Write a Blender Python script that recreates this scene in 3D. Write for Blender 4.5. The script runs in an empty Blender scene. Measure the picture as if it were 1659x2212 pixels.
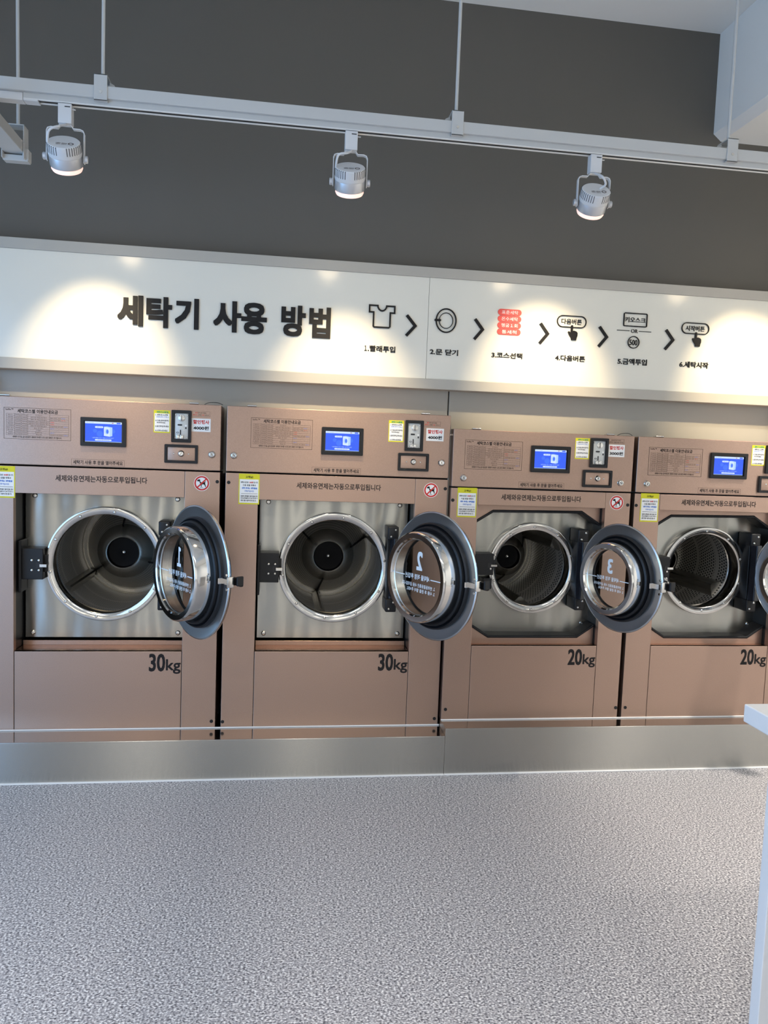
import bpy, bmesh, math, random
from mathutils import Vector, Matrix
random.seed(4)
SC = bpy.context.scene
COL = SC.collection

# ------------------------------------------------------------------ camera
cam_data = bpy.data.cameras.new('camera')
cam = bpy.data.objects.new('camera', cam_data)
COL.objects.link(cam)
CAMX = Matrix(((0.98979965, 0.14009282, -0.02589689),
               (-0.13752566, 0.9870115, 0.08303605),
               (0.03719328, -0.07862757, 0.99621)))
right, fwd, up = (CAMX.col[i] for i in range(3))
rot = Matrix((right, up, -fwd)).transposed()
cam.matrix_world = Matrix.Translation((-0.01629, -3.37429, 1.42673)) @ rot.to_4x4()
cam_data.sensor_fit = 'HORIZONTAL'
cam_data.sensor_width = 36.0
cam_data.lens = 1651.55 / 1659.0 * 36.0
cam_data.clip_start = 0.02
SC.camera = cam

# ------------------------------------------------------------------ world, exposure, daylight
SC.view_settings.view_transform = 'Standard'
SC.view_settings.look = 'None'
SC.view_settings.gamma = 1.0
SC.view_settings.use_curve_mapping = False
SC.view_settings.exposure = 0.12
world = bpy.data.worlds.new('sky')
SC.world = world
world.use_nodes = True
bg = world.node_tree.nodes['Background']
bg.inputs[0].default_value = (0.55, 0.75, 1.0, 1)
bg.inputs[1].default_value = 0.4


def area_light(name, loc, target, sx, sy, power, color):
    d = bpy.data.lights.new(name, 'AREA')
    d.shape = 'RECTANGLE'
    d.size, d.size_y = sx, sy
    d.energy = power
    d.color = color
    o = bpy.data.objects.new(name, d)
    COL.objects.link(o)
    o.location = loc
    o.rotation_euler = (Vector(target) - Vector(loc)).to_track_quat('-Z', 'Y').to_euler()
    return o


# daylight through the glazed left side; front slits added to streak the steel
area_light('daylight_side', (-2.72, -2.9, 1.35), (3, -2.6, 0.2), 3.8, 2.3, 100, (0.29, 0.57, 1.0))
STREAK_BAYS = ((-1.87, .20), (-1.45, .26), (.33, .26), (.70, .16), (2.02, .24), (3.55, .24))  # unseen window slits, placed to lay vertical streaks on the steel
for bx_, bw_ in STREAK_BAYS:
    area_light('streak_light', (bx_, -6.93, 1.5), (bx_, 0, 1.45), bw_, 2.6, 25 * bw_, (1.0, 0.94, 0.82))

# ------------------------------------------------------------------ materials
MATS = {}


def principled(name, color, rough=0.5, metal=0.0, spec=0.5, emit=None, estr=0.0, coat=0.0):
    m = bpy.data.materials.new(name)
    m.use_nodes = True
    b = m.node_tree.nodes['Principled BSDF']
    b.inputs['Base Color'].default_value = (*color, 1)
    b.inputs['Roughness'].default_value = rough
    b.inputs['Metallic'].default_value = metal
    b.inputs['Specular IOR Level'].default_value = spec
    if coat:
        b.inputs['Coat Weight'].default_value = coat
        b.inputs['Coat Roughness'].default_value = 0.04
    if emit:
        b.inputs['Emission Color'].default_value = (*emit, 1)
        b.inputs['Emission Strength'].default_value = estr
    MATS[name] = m
    return m


def nodes_of(m):
    nt = m.node_tree
    return nt, nt.nodes['Principled BSDF']


def add_tex(nt, kind, scale, mapping=(1, 1, 1), detail=2.0):
    tc = nt.nodes.new('ShaderNodeTexCoord')
    mp = nt.nodes.new('ShaderNodeMapping')
    mp.inputs['Scale'].default_value = mapping
    nt.links.new(tc.outputs['Object'], mp.inputs['Vector'])
    t = nt.nodes.new(kind)
    t.inputs['Scale'].default_value = scale
    if 'Detail' in t.inputs:
        t.inputs['Detail'].default_value = detail
    nt.links.new(mp.outputs['Vector'], t.inputs['Vector'])
    return t


def add_bump(m, kind, scale, mapping, strength, dist, detail=2.0):
    nt, b = nodes_of(m)
    t = add_tex(nt, kind, scale, mapping, detail)
    bp = nt.nodes.new('ShaderNodeBump')
    bp.inputs['Strength'].default_value = strength
    bp.inputs['Distance'].default_value = dist
    nt.links.new(t.outputs[0], bp.inputs['Height'])
    nt.links.new(bp.outputs['Normal'], b.inputs['Normal'])
    return bp


def color_ramp_from(m, tex, stops):
    nt, b = nodes_of(m)
    r = nt.nodes.new('ShaderNodeValToRGB')
    el = r.color_ramp.elements
    el[0].position, el[0].color = stops[0][0], (*stops[0][1], 1)
    el[1].position, el[1].color = stops[-1][0], (*stops[-1][1], 1)
    for p, c in stops[1:-1]:
        e = el.new(p)
        e.color = (*c, 1)
    nt.links.new(tex.outputs[0], r.inputs[0])
    return r


def aniso(m, amount, tangent):
    nt, b = nodes_of(m)
    b.inputs['Anisotropic'].default_value = amount
    c = nt.nodes.new('ShaderNodeCombineXYZ')
    for i in range(3):
        c.inputs[i].default_value = tangent[i]
    nt.links.new(c.outputs[0], b.inputs['Tangent'])


# floor: fleck-patterned vinyl
m = principled('floor_vinyl', (0.5, 0.5, 0.52), 0.42, spec=0.35)
nt, b = nodes_of(m)
n1 = add_tex(nt, 'ShaderNodeTexNoise', 150, (1, 1.3, 1), 3.0)
r1 = color_ramp_from(m, n1, [(0.34, (0.055, 0.055, 0.066)), (0.44, (0.285, 0.278, 0.29)), (0.54, (0.455, 0.44, 0.445)), (0.65, (0.84, 0.825, 0.81))])
n2 = add_tex(nt, 'ShaderNodeTexNoise', 95, (1, 1.2, 1), 2.0)
r2 = color_ramp_from(m, n2, [(0.30, (0.45, 0.45, 0.48)), (0.44, (0.97, 0.96, 0.96)), (0.72, (1.0, 1.0, 1.0))])
mx = nt.nodes.new('ShaderNodeMix')
mx.data_type = 'RGBA'
mx.blend_type = 'MULTIPLY'
mx.inputs[0].default_value = 1.0
nt.links.new(r1.outputs[0], mx.inputs[6])
nt.links.new(r2.outputs[0], mx.inputs[7])
nt.links.new(mx.outputs[2], b.inputs['Base Color'])
add_bump(m, 'ShaderNodeTexNoise', 120, (1, 1, 1), 0.15, 0.002)

m = principled('grey_wall_paint', (0.120, 0.110, 0.095), 0.75, spec=0.25)
add_bump(m, 'ShaderNodeTexNoise', 260, (1, 1, 1), 0.06, 0.002)
m = principled('white_plaster', (0.84, 0.84, 0.81), 0.8, spec=0.2)
add_bump(m, 'ShaderNodeTexNoise', 90, (1, 1, 1), 0.08, 0.002)
principled('cream_panel', (0.33, 0.316, 0.272), 0.30, spec=0.5)
principled('sign_acrylic', (0.69, 0.67, 0.59), 0.16, spec=0.35)
principled('sign_frame', (0.40, 0.38, 0.335), 0.45, spec=0.4)
principled('black_acrylic', (0.008, 0.0075, 0.008), 0.4, spec=0.25)
principled('red_acrylic', (0.72, 0.07, 0.06), 0.35, spec=0.4)
principled('white_ink', (0.85, 0.84, 0.82), 0.6, spec=0.2)
principled('rail_white', (0.50, 0.50, 0.485), 0.4, spec=0.4)
principled('lamp_white', (0.62, 0.62, 0.62), 0.38, spec=0.45)
principled('lamp_silver', (0.55, 0.56, 0.58), 0.35, metal=0.6)
principled('lamp_lens', (0.95, 0.75, 0.68), 0.3, emit=(1.0, 0.62, 0.50), estr=0.75)
principled('lamp_glow', (0.95, 0.9, 0.8), 0.3, emit=(1.0, 0.83, 0.6), estr=14.0)
principled('dark_slot', (0.01, 0.01, 0.012), 0.6)
principled('black_plastic', (0.009, 0.0095, 0.011), 0.40, spec=0.32)
principled('black_rubber', (0.007, 0.008, 0.010), 0.42, spec=0.35)
principled('black_gloss', (0.012, 0.013, 0.018), 0.22)
principled('chrome', (0.66, 0.65, 0.63), 0.10, metal=1.0)
m = principled('ring_steel', (0.54, 0.53, 0.51), 0.13, metal=1.0)
add_bump(m, 'ShaderNodeTexNoise', 9.0, (1, 1, 1), 0.35, 0.012, 1.0)
principled('chrome_soft', (0.62, 0.61, 0.58), 0.24, metal=1.0)
principled('coin_plate', (0.50, 0.52, 0.52), 0.4, metal=0.55)
principled('ink_black', (0.014, 0.012, 0.012), 0.55, spec=0.2)
principled('ink_faint', (0.07, 0.045, 0.035), 0.6, spec=0.2)
principled('ink_red', (0.55, 0.035, 0.03), 0.55, spec=0.2)
principled('ink_blue', (0.03, 0.16, 0.55), 0.55, spec=0.2)
principled('ink_green', (0.03, 0.30, 0.18), 0.55, spec=0.2)
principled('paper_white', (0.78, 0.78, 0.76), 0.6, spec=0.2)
principled('paper_yellow', (0.62, 0.58, 0.03), 0.6, spec=0.2)
principled('counter_white', (0.66, 0.67, 0.68), 0.35, spec=0.4)
principled('sealant', (0.75, 0.74, 0.72), 0.4)
principled('glass_print', (0.72, 0.80, 0.86), 0.5)
principled('scr_blue', (0.0, 0.0, 0.0), 0.3, emit=(0.025, 0.105, 0.86), estr=1.0)
principled('scr_mid', (0.0, 0.0, 0.0), 0.3, emit=(0.045, 0.16, 0.9), estr=1.0)
principled('scr_light', (0.0, 0.0, 0.0), 0.3, emit=(0.42, 0.62, 0.98), estr=1.0)
principled('scr_white', (0.0, 0.0, 0.0), 0.3, emit=(0.62, 0.76, 1.0), estr=1.0)

# rose-gold brushed sheet
m = principled('bronze_sheet', (0.45, 0.315, 0.25), 0.38, metal=0.88)
nt, b = nodes_of(m)
t = add_tex(nt, 'ShaderNodeTexNoise', 420, (1, 1, 1), 1.0)
r = color_ramp_from(m, t, [(0.35, (0.385, 0.270, 0.215)), (0.65, (0.435, 0.305, 0.243))])
nt.links.new(r.outputs[0], b.inputs['Base Color'])
aniso(m, 0.5, (0, 0, 1))
m = principled('copper_ledge', (0.52, 0.31, 0.21), 0.17, metal=0.95)

# brushed stainless, grain running horizontally so lamps smear vertically
m = principled('brushed_steel', (0.44, 0.435, 0.41), 0.27, metal=1.0)
aniso(m, 1.0, (0, 0, 1))
add_bump(m, 'ShaderNodeTexNoise', 3.0, (60, 1, 2.0), 0.06, 0.001)
m = principled('wavy_steel', (0.38, 0.375, 0.345), 0.26, metal=1.0)
aniso(m, 0.88, (0, 0, 1))
add_bump(m, 'ShaderNodeTexNoise', 5.0, (1.25, 1, 0.28), 0.6, 0.03, 1.0)
principled('deck_steel', (0.48, 0.46, 0.44), 0.12, metal=1.0)
m = principled('spun_steel', (0.58, 0.60, 0.62), 0.30, metal=1.0)

# drum: dark stainless with punched holes (hex grid around the y axis)
def drum_material(name, pitch, hole, radial=False):
    m = principled(name, (0.18, 0.175, 0.165), 0.36, metal=0.55)
    nt, b = nodes_of(m)
    N = nt.nodes.new
    L = nt.links.new

    def math_(op, a, bb=None):
        n = N('ShaderNodeMath')
        n.operation = op
        for i, v in enumerate((a, bb)):
            if v is None:
                continue
            if isinstance(v, (int, float)):
                n.inputs[i].default_value = v
            else:
                L(v, n.inputs[i])
        return n.outputs[0]
    tc = N('ShaderNodeTexCoord')
    sp = N('ShaderNodeSeparateXYZ')
    L(tc.outputs['Object'], sp.inputs[0])
    ang = math_('ARCTAN2', sp.outputs[0], sp.outputs[2])
    k = round(2 * math.pi * 0.3 / pitch)
    uu = math_('MULTIPLY', ang, k / (2 * math.pi))
    vsrc = sp.outputs[1]
    if radial:
        vsrc = math_('SQRT', math_('ADD', math_('MULTIPLY', sp.outputs[0], sp.outputs[0]), math_('MULTIPLY', sp.outputs[2], sp.outputs[2])))
    vv = math_('MULTIPLY', vsrc, 1.0 / (pitch * 0.866))
    half = math_('MULTIPLY', math_('FLOOR', vv), 0.5)
    fu = math_('SUBTRACT', math_('FRACT', math_('ADD', uu, half)), 0.5)
    fv = math_('SUBTRACT', math_('FRACT', vv), 0.5)
    d = math_('SQRT', math_('ADD', math_('MULTIPLY', fu, fu), math_('MULTIPLY', fv, fv)))
    msk = math_('LESS_THAN', d, hole)
    if not radial:       # plain welded bands between the punched fields
        for yb_ in (0.34, 0.52):
            gap = math_('ABSOLUTE', math_('SUBTRACT', sp.outputs[1], yb_))
            msk = math_('MULTIPLY', msk, math_('GREATER_THAN', gap, 0.014))
    mix = N('ShaderNodeMix')
    mix.data_type = 'RGBA'
    L(msk, mix.inputs[0])
    mix.inputs[6].default_value = (0.54, 0.52, 0.48, 1)
    mix.inputs[7].default_value = (0.006, 0.006, 0.006, 1)
    L(mix.outputs[2], b.inputs['Base Color'])
    return m


drum_material('drum_fine', 0.013, 0.27)
drum_material('drum_coarse', 0.022, 0.30)
drum_material('drum_cone', 0.012, 0.22, True)
principled('drum_steel', (0.56, 0.54, 0.50), 0.26, metal=1.0)
principled('drum_hub', (0.004, 0.004, 0.005), 0.55, spec=0.15)

# clear glass for the doors: see-through with a faint mirror on top
m = bpy.data.materials.new('clear_glass')
m.use_nodes = True
nt = m.node_tree
nt.nodes.clear()
out = nt.nodes.new('ShaderNodeOutputMaterial')
mixs = nt.nodes.new('ShaderNodeMixShader')
fr = nt.nodes.new('ShaderNodeFresnel')
fr.inputs[0].default_value = 1.5
tr = nt.nodes.new('ShaderNodeBsdfTransparent')
tr.inputs[0].default_value = (0.86, 0.87, 0.87, 1)
gl = nt.nodes.new('ShaderNodeBsdfGlossy')
gl.inputs['Roughness'].default_value = 0.03
geo = nt.nodes.new('ShaderNodeNewGeometry')
fac = nt.nodes.new('ShaderNodeMath')      # only the outer face of the pane mirrors
fac.operation = 'MULTIPLY'
inv = nt.nodes.new('ShaderNodeMath')
inv.operation = 'SUBTRACT'
inv.inputs[0].default_value = 1.0
nt.links.new(geo.outputs['Backfacing'], inv.inputs[1])
nt.links.new(fr.outputs[0], fac.inputs[0])
nt.links.new(inv.outputs[0], fac.inputs[1])
nt.links.new(fac.outputs[0], mixs.inputs[0])
nt.links.new(tr.outputs[0], mixs.inputs[1])
nt.links.new(gl.outputs[0], mixs.inputs[2])
nt.links.new(mixs.outputs[0], out.inputs[0])
MATS['clear_glass'] = m


# ------------------------------------------------------------------ mesh helpers
class MB:
    """collects shapes with material slots and links them as ONE mesh object"""

    def __init__(self):
        self.bm = bmesh.new()
        self.slots = []

    def slot(self, mat):
        if mat not in self.slots:
            self.slots.append(mat)
        return self.slots.index(mat)

    def _merge(self, tmp, mat, smooth=False, M=None):
        i = self.slot(mat)
        if M is not None:
            bmesh.ops.transform(tmp, matrix=M, verts=tmp.verts[:])
        vm = {}
        for v in tmp.verts:
            vm[v] = self.bm.verts.new(v.co)
        for f in tmp.faces:
            try:
                nf = self.bm.faces.new([vm[v] for v in f.verts])
            except ValueError:
                continue
            nf.material_index = i
            nf.smooth = smooth or f.smooth
        tmp.free()

    def box(self, x0, x1, y0, y1, z0, z1, mat, bev=0.0, seg=2, M=None):
        t = bmesh.new()
        bmesh.ops.create_cube(t, size=1.0)
        for v in t.verts:
            v.co = Vector(((x0 + x1) / 2 + v.co.x * (x1 - x0), (y0 + y1) / 2 + v.co.y * (y1 - y0), (z0 + z1) / 2 + v.co.z * (z1 - z0)))
        if bev:
            bmesh.ops.bevel(t, geom=t.edges[:], offset=bev, segments=seg, affect='EDGES', profile=0.5)
        self._merge(t, mat, False, M)
        return self

    def cyl(self, p0, p1, r0, mat, r1=None, n=24, cap=True, bev=0.0):
        r1 = r0 if r1 is None else r1
        p0, p1 = Vector(p0), Vector(p1)
        h = (p1 - p0).length
        prof = [(r0, 0), (r1, h)]
        if bev:
            prof = [(r0 - bev, 0), (r0, bev), (r1, h - bev), (r1 - bev, h)]
        if cap:
            prof = [(0, 0)] + prof + [(0, h)]
        q = (p1 - p0).to_track_quat('Z', 'Y').to_matrix().to_4x4()
        return self.lathe(prof, mat, n, Matrix.Translation(p0) @ q)

    def lathe(self, prof, mat, n=48, M=None, smooth=True, sharp=35):
        """profile of (radius, height) turned about local z"""
        t = bmesh.new()
        rings = []
        for r, h in prof:
            if r < 1e-6:
                rings.append([t.verts.new((0, 0, h))])
            else:
                rings.append([t.verts.new((r * math.cos(2 * math.pi * k / n), r * math.sin(2 * math.pi * k / n), h)) for k in range(n)])
        for a, b_ in zip(rings[:-1], rings[1:]):
            for k in range(n):
                k2 = (k + 1) % n
                if len(a) == 1 and len(b_) == 1:
                    continue
                if len(a) == 1:
                    f = t.faces.new((a[0], b_[k2], b_[k]))
                elif len(b_) == 1:
                    f = t.faces.new((a[k], a[k2], b_[0]))
                else:
                    f = t.faces.new((a[k], a[k2], b_[k2], b_[k]))
                f.smooth = smooth
        self._merge(t, mat, False, M)
        return self

    def prism(self, pts, y0, y1, mat, M=None, hole=None):
        """polygon in x,z extruded from y0 to y1; hole: inner outline with as many points"""
        t = bmesh.new()
        n = len(pts)
        if hole is None:
            a = [t.verts.new((x, y0, z)) for x, z in pts]
            b_ = [t.verts.new((x, y1, z)) for x, z in pts]
            t.faces.new(a)
            t.faces.new(b_[::-1])
            for k in range(n):
                t.faces.new((a[k], b_[k], b_[(k + 1) % n], a[(k + 1) % n]))
        else:
            R = [[t.verts.new((x, y, z)) for x, z in p] for p in (pts, hole) for y in (y0, y1)]
            o0, o1, i0, i1 = R
            for k in range(n):
                j = (k + 1) % n
                t.faces.new((o0[k], o0[j], i0[j], i0[k]))
                t.faces.new((o1[k], i1[k], i1[j], o1[j]))
                t.faces.new((o0[k], o1[k], o1[j], o0[j]))
                t.faces.new((i0[k], i0[j], i1[j], i1[k]))
        bmesh.ops.recalc_face_normals(t, faces=t.faces[:])
        big = [f for f in t.faces if len(f.verts) > 4]
        if big:
            bmesh.ops.triangulate(t, faces=big)
        self._merge(t, mat, False, M)
        return self

    def tube(self, pts, r, mat, n=10, sub=5):
        """round bar along a smoothed polyline"""
        P = [Vector(p) for p in pts]
        if sub > 1 and len(P) > 2:
            Q = []
            for i in range(len(P) - 1):
                p0, p1, p2, p3 = P[max(i - 1, 0)], P[i], P[i + 1], P[min(i + 2, len(P) - 1)]
                for s in range(sub):
                    u = s / sub
                    Q.append(0.5 * ((2 * p1) + (p2 - p0) * u + (2 * p0 - 5 * p1 + 4 * p2 - p3) * u * u + (3 * p1 - p0 - 3 * p2 + p3) * u ** 3))
            Q.append(P[-1])
            P = Q
        t = bmesh.new()
        rings = []
        ref = Vector((0.31, 0.57, 0.76)).normalized()
        for i, p in enumerate(P):
            d = (P[min(i + 1, len(P) - 1)] - P[max(i - 1, 0)]).normalized()
            s = d.cross(ref).normalized()
            u = d.cross(s)
            rings.append([t.verts.new(p + r * (math.cos(2 * math.pi * k / n) * s + math.sin(2 * math.pi * k / n) * u)) for k in range(n)])
        for a, b_ in zip(rings[:-1], rings[1:]):
            for k in range(n):
                f = t.faces.new((a[k], a[(k + 1) % n], b_[(k + 1) % n], b_[k]))
                f.smooth = True
        t.faces.new(rings[0][::-1])
        t.faces.new(rings[-1])
        self._merge(t, mat)
        return self

    def strap(self, pts, w0, w1, th, mat):
        """flat strap: polyline in x,z with thickness th, spanning y from w0 to w1"""
        P = [Vector((p[0], p[1])) for p in pts]
        L, R_ = [], []
        for i, p in enumerate(P):
            a = (P[i] - P[i - 1]).normalized() if i else (P[1] - P[0]).normalized()
            c = (P[i + 1] - P[i]).normalized() if i < len(P) - 1 else a
            tdir = (a + c).normalized()
            nrm = Vector((-tdir.y, tdir.x))
            k = th / 2 / max(0.4, nrm.dot(Vector((-a.y, a.x))))
            L.append(p + nrm * k)
            R_.append(p - nrm * k)
        for i in range(len(P) - 1):
            q = [L[i], L[i + 1], R_[i + 1], R_[i]]
            self.prism([(v.x, v.y) for v in q], w0, w1, mat)
        return self

    def text(self, body, x0, x1, z0, z1, y, mat, bold=0.0, depth=0.0, M=None, heavy=0.0):
        """lettering filling the box x0..x1, z0..z1 on the plane y, facing -y"""
        if heavy:
            for i_, (sx_, sz_) in enumerate(((-1, 1), (1, 1), (1, -1), (-1, -1), (0, 1), (1, 0), (0, -1), (-1, 0), (0, 0))):
                self.text(body, x0 + heavy + sx_ * heavy, x1 - heavy + sx_ * heavy, z0 + heavy + sz_ * heavy, z1 - heavy + sz_ * heavy, y - i_ * .00002, mat, bold, depth, M)
            return self
        vs, fs = text_geo(body, bold, depth > 0)
        mnx = min(v[0] for v in vs); mxx = max(v[0] for v in vs)
        mnz = min(v[1] for v in vs); mxz = max(v[1] for v in vs)
        i = self.slot(mat)
        sx = (x1 - x0) / (mxx - mnx)
        sz = (z1 - z0) / (mxz - mnz)
        new = []
        for v in vs:
            c = Vector((x0 + (v[0] - mnx) * sx, y - (depth if v[2] > 0 else 0.0), z0 + (v[1] - mnz) * sz))
            if M is not None:
                c = M @ c
            new.append(self.bm.verts.new(c))
        for f in fs:
            try:
                nf = self.bm.faces.new([new[k] for k in f])
                nf.material_index = i
            except ValueError:
                pass
        return self

    def build(self, name, parent=None, origin=(0, 0, 0), label=None):
        me = bpy.data.meshes.new(name)
        has_curve = any(f.smooth for f in self.bm.faces)
        o3 = Vector(origin)
        for v in self.bm.verts:
            v.co -= o3
        self.bm.to_mesh(me)
        self.bm.free()
        if has_curve:
            me.set_sharp_from_angle(angle=math.radians(34))
        for s in self.slots:
            me.materials.append(MATS[s])
        o = bpy.data.objects.new(name, me)
        COL.objects.link(o)
        if parent is not None:
            o.parent = parent
        else:
            o.location = o3
        if label:
            o['label'] = label
        return o


_TXT = {}


def text_geo(body, bold, solid):
    key = (body, round(bold, 4), solid)
    if key not in _TXT:
        c = bpy.data.curves.new('lettering', 'FONT')
        c.body = body
        c.size = 1.0
        c.resolution_u = 3
        c.offset = bold
        c.extrude = 0.05 if solid else 0.0
        o = bpy.data.objects.new('lettering', c)
        COL.objects.link(o)
        dg = bpy.context.evaluated_depsgraph_get()
        me = bpy.data.meshes.new_from_object(o.evaluated_get(dg))
        _TXT[key] = ([tuple(v.co) for v in me.vertices], [tuple(p.vertices) for p in me.polygons])
        bpy.data.objects.remove(o)
        bpy.data.curves.remove(c)
        bpy.data.meshes.remove(me)
    return _TXT[key]


def circle(cx, cz, rx, rz=None, n=32, a0=0.0, a1=2 * math.pi):
    rz = rx if rz is None else rz
    full = abs(a1 - a0 - 2 * math.pi) < 1e-6
    m_ = n if full else n - 1
    return [(cx + rx * math.cos(a0 + (a1 - a0) * k / m_), cz + rz * math.sin(a0 + (a1 - a0) * k / m_)) for k in range(n)]


def rrect(x0, x1, z0, z1, r, n=6):
    P = []
    for cx, cz, a in ((x1 - r, z1 - r, 0), (x0 + r, z1 - r, 90), (x0 + r, z0 + r, 180), (x1 - r, z0 + r, 270)):
        for k in range(n):
            t = math.radians(a + 90 * k / (n - 1))
            P.append((cx + r * math.cos(t), cz + r * math.sin(t)))
    return P


def thing(name, loc, label, cat, group=None):
    o = bpy.data.objects.new(name, None)
    o.empty_display_size = 0.1
    COL.objects.link(o)
    o.location = loc
    o['label'] = label
    o['category'] = cat
    if group:
        o['group'] = group
    return o


def structure(mb, name, label=None):
    o = mb.build(name)
    o['kind'] = 'structure'
    if label:
        o['label'] = label
        o['category'] = label.split()[-1]
    return o


# ------------------------------------------------------------------ the room
X0, X1, YB, YF, ZC = -2.85, 4.2, 0.21, -7.0, 3.48
mb = MB(); mb.box(X0 - .2, X1 + .2, YF - .2, 1.25, -0.1, 0, 'floor_vinyl'); structure(mb, 'floor')
mb = MB(); mb.box(X0 - .2, X1 + .2, YF - .2, YB + .1, ZC, ZC + .1, 'white_plaster'); structure(mb, 'ceiling')
mb = MB()   # wall with the machines set into a recess below it
mb.box(X0, X1, YB, YB + .1, 1.63, ZC, 'grey_wall_paint')
structure(mb, 'wall_back')
mb = MB()
mb.box(X0, X1, 1.15, 1.25, 0, 1.40, 'grey_wall_paint')
mb.box(X0, X1, YB + .1, 1.25, 1.63, 1.70, 'grey_wall_paint')
structure(mb, 'wall_rear')
mb = MB(); mb.box(X1, X1 + .15, YF, 1.25, 0, ZC, 'white_plaster'); structure(mb, 'wall_right')


def glazed_wall(axis, w0, w1, pos, th, openings, zt, zb, name):
    """wall with openings, built around them"""
    mb = MB()

    def bx(a0, a1, z0, z1):
        if a1 - a0 < 1e-4 or z1 - z0 < 1e-4:
            return
        if axis == 'x':
            mb.box(a0, a1, pos - th, pos, z0, z1, 'white_plaster')
        else:
            mb.box(pos - th, pos, a0, a1, z0, z1, 'white_plaster')
    bx(w0, w1, 0, zb)
    bx(w0, w1, zt, ZC)
    last = w0
    for a0, a1 in openings:
        bx(last, a0, zb, zt)
        last = a1
    bx(last, w1, zb, zt)
    structure(mb, name)


def window(n, axis, a0, a1, pos, zb, zt, bars):
    mb = MB()

    def bx(b0, b1, z0, z1, t0, t1, mat):
        if axis == 'x':
            mb.box(b0, b1, pos + t0, pos + t1, z0, z1, mat)
        else:
            mb.box(pos + t0, pos + t1, b0, b1, z0, z1, mat)
    for z0, z1 in ((zb, zb + .06), (zt - .06, zt)):
        bx(a0, a1, z0, z1, -.10, -.04, 'rail_white')
    for k in range(bars + 1):
        c = a0 + .03 + (a1 - a0 - .06) * k / bars
        bx(c - .03, c + .03, zb + .06, zt - .06, -.10, -.04, 'rail_white')
    o = structure(mb, 'window_%d' % n)
    mb = MB()
    if axis == 'x':
        mb.box(a0 + .06, a1 - .06, pos - .075, pos - .065, zb + .06, zt - .06, 'clear_glass')
    else:
        mb.box(pos - .075, pos - .065, a0 + .06, a1 - .06, zb + .06, zt - .06, 'clear_glass')
    mb.build('window_pane', o)


glazed_wall('y', YF, 1.25, X0, .15, [(-5.0, -0.75)], 2.55, 0.15, 'wall_left')
window(1, 'y', -5.0, -0.75, X0, 0.15, 2.55, 4)
glazed_wall('x', X0, X1, YF, .15, [(bx_ - bw_ / 2 - .06, bx_ + bw_ / 2 + .06) for bx_, bw_ in STREAK_BAYS], 2.9, 0.12, 'wall_front')
for k, (bx_, bw_) in enumerate(STREAK_BAYS):  # frames and panes for the added streak slits
    window(2 + k, 'x', bx_ - bw_ / 2 - .06, bx_ + bw_ / 2 + .06, YF, 0.12, 2.9, 1)

# glossy cream panels behind the machine tops, with a seam
mb = MB(); mb.box(-2.6, 0.776, YB - .012, YB - .0005, 1.30, 1.80, 'cream_panel', .0015, 1); structure(mb, 'trim_1')
mb = MB(); mb.box(0.782, 4.1, YB - .012, YB - .0005, 1.30, 1.80, 'cream_panel', .0015, 1); structure(mb, 'trim_2')
# plain panels closing the recess beside the row of machines
mb = MB(); mb.box(2.490, X1 - .002, .10, YB - .014, .215, 1.70, 'cream_panel', .0015, 1); structure(mb, 'trim_4')
mb = MB(); mb.box(X0 + .002, -1.262, .10, YB - .014, .18, 1.70, 'cream_panel', .0015, 1); structure(mb, 'trim_5')
# chamfered white concrete beam running out of the wall towards the camera
mb = MB()
mb.prism([(2.033, ZC + .02), (2.033, 3.017), (2.073, 2.985), (2.85, 2.985), (2.89, 3.017), (2.89, ZC + .02)], YF, YB + .02, 'white_plaster')
structure(mb, 'trim_3')

# ------------------------------------------------------------------ steel plinths
YP = -0.14
for x0, x1, zt, lab in ((-2.3, .7545, .1776, 'lower brushed steel plinth under the two wide 30kg washers'),
                        (.7555, 3.9, .2118, 'taller brushed steel plinth under the two shorter 20kg washers')):
    t = thing('plinth', ((x0 + x1) / 2, 0, 0), lab, 'plinth')
    mb = MB(); mb.box(x0, x1, YP, .18, 0.0, zt - .0012, 'brushed_steel', .002, 2); mb.build('steel_box', t, t.location)
    mb = MB(); mb.box(x0, x1, YP + .0005, .18, zt - .0012, zt - .0001, 'deck_steel'); mb.build('deck', t, t.location)
    mb = MB(); mb.box(x0, x1, YP - .010, YP + .002, 0.0, .006, 'sealant', .002, 2)
    mb.build('sealant_bead', t, t.location, label='thin white sealant bead along the floor')
    mb = MB()
    mb.box(x0, x1, (0 if zt < .2 else -.0323) - .008, (0 if zt < .2 else -.0323) - .0002, zt, zt + .005, 'sealant', .0015, 2)
    mb.build('sealant_bead', t, t.location, label='thin white sealant bead under the washers')

# ------------------------------------------------------------------ washing machines
NOTICE_BOLD = 0.012


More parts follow.
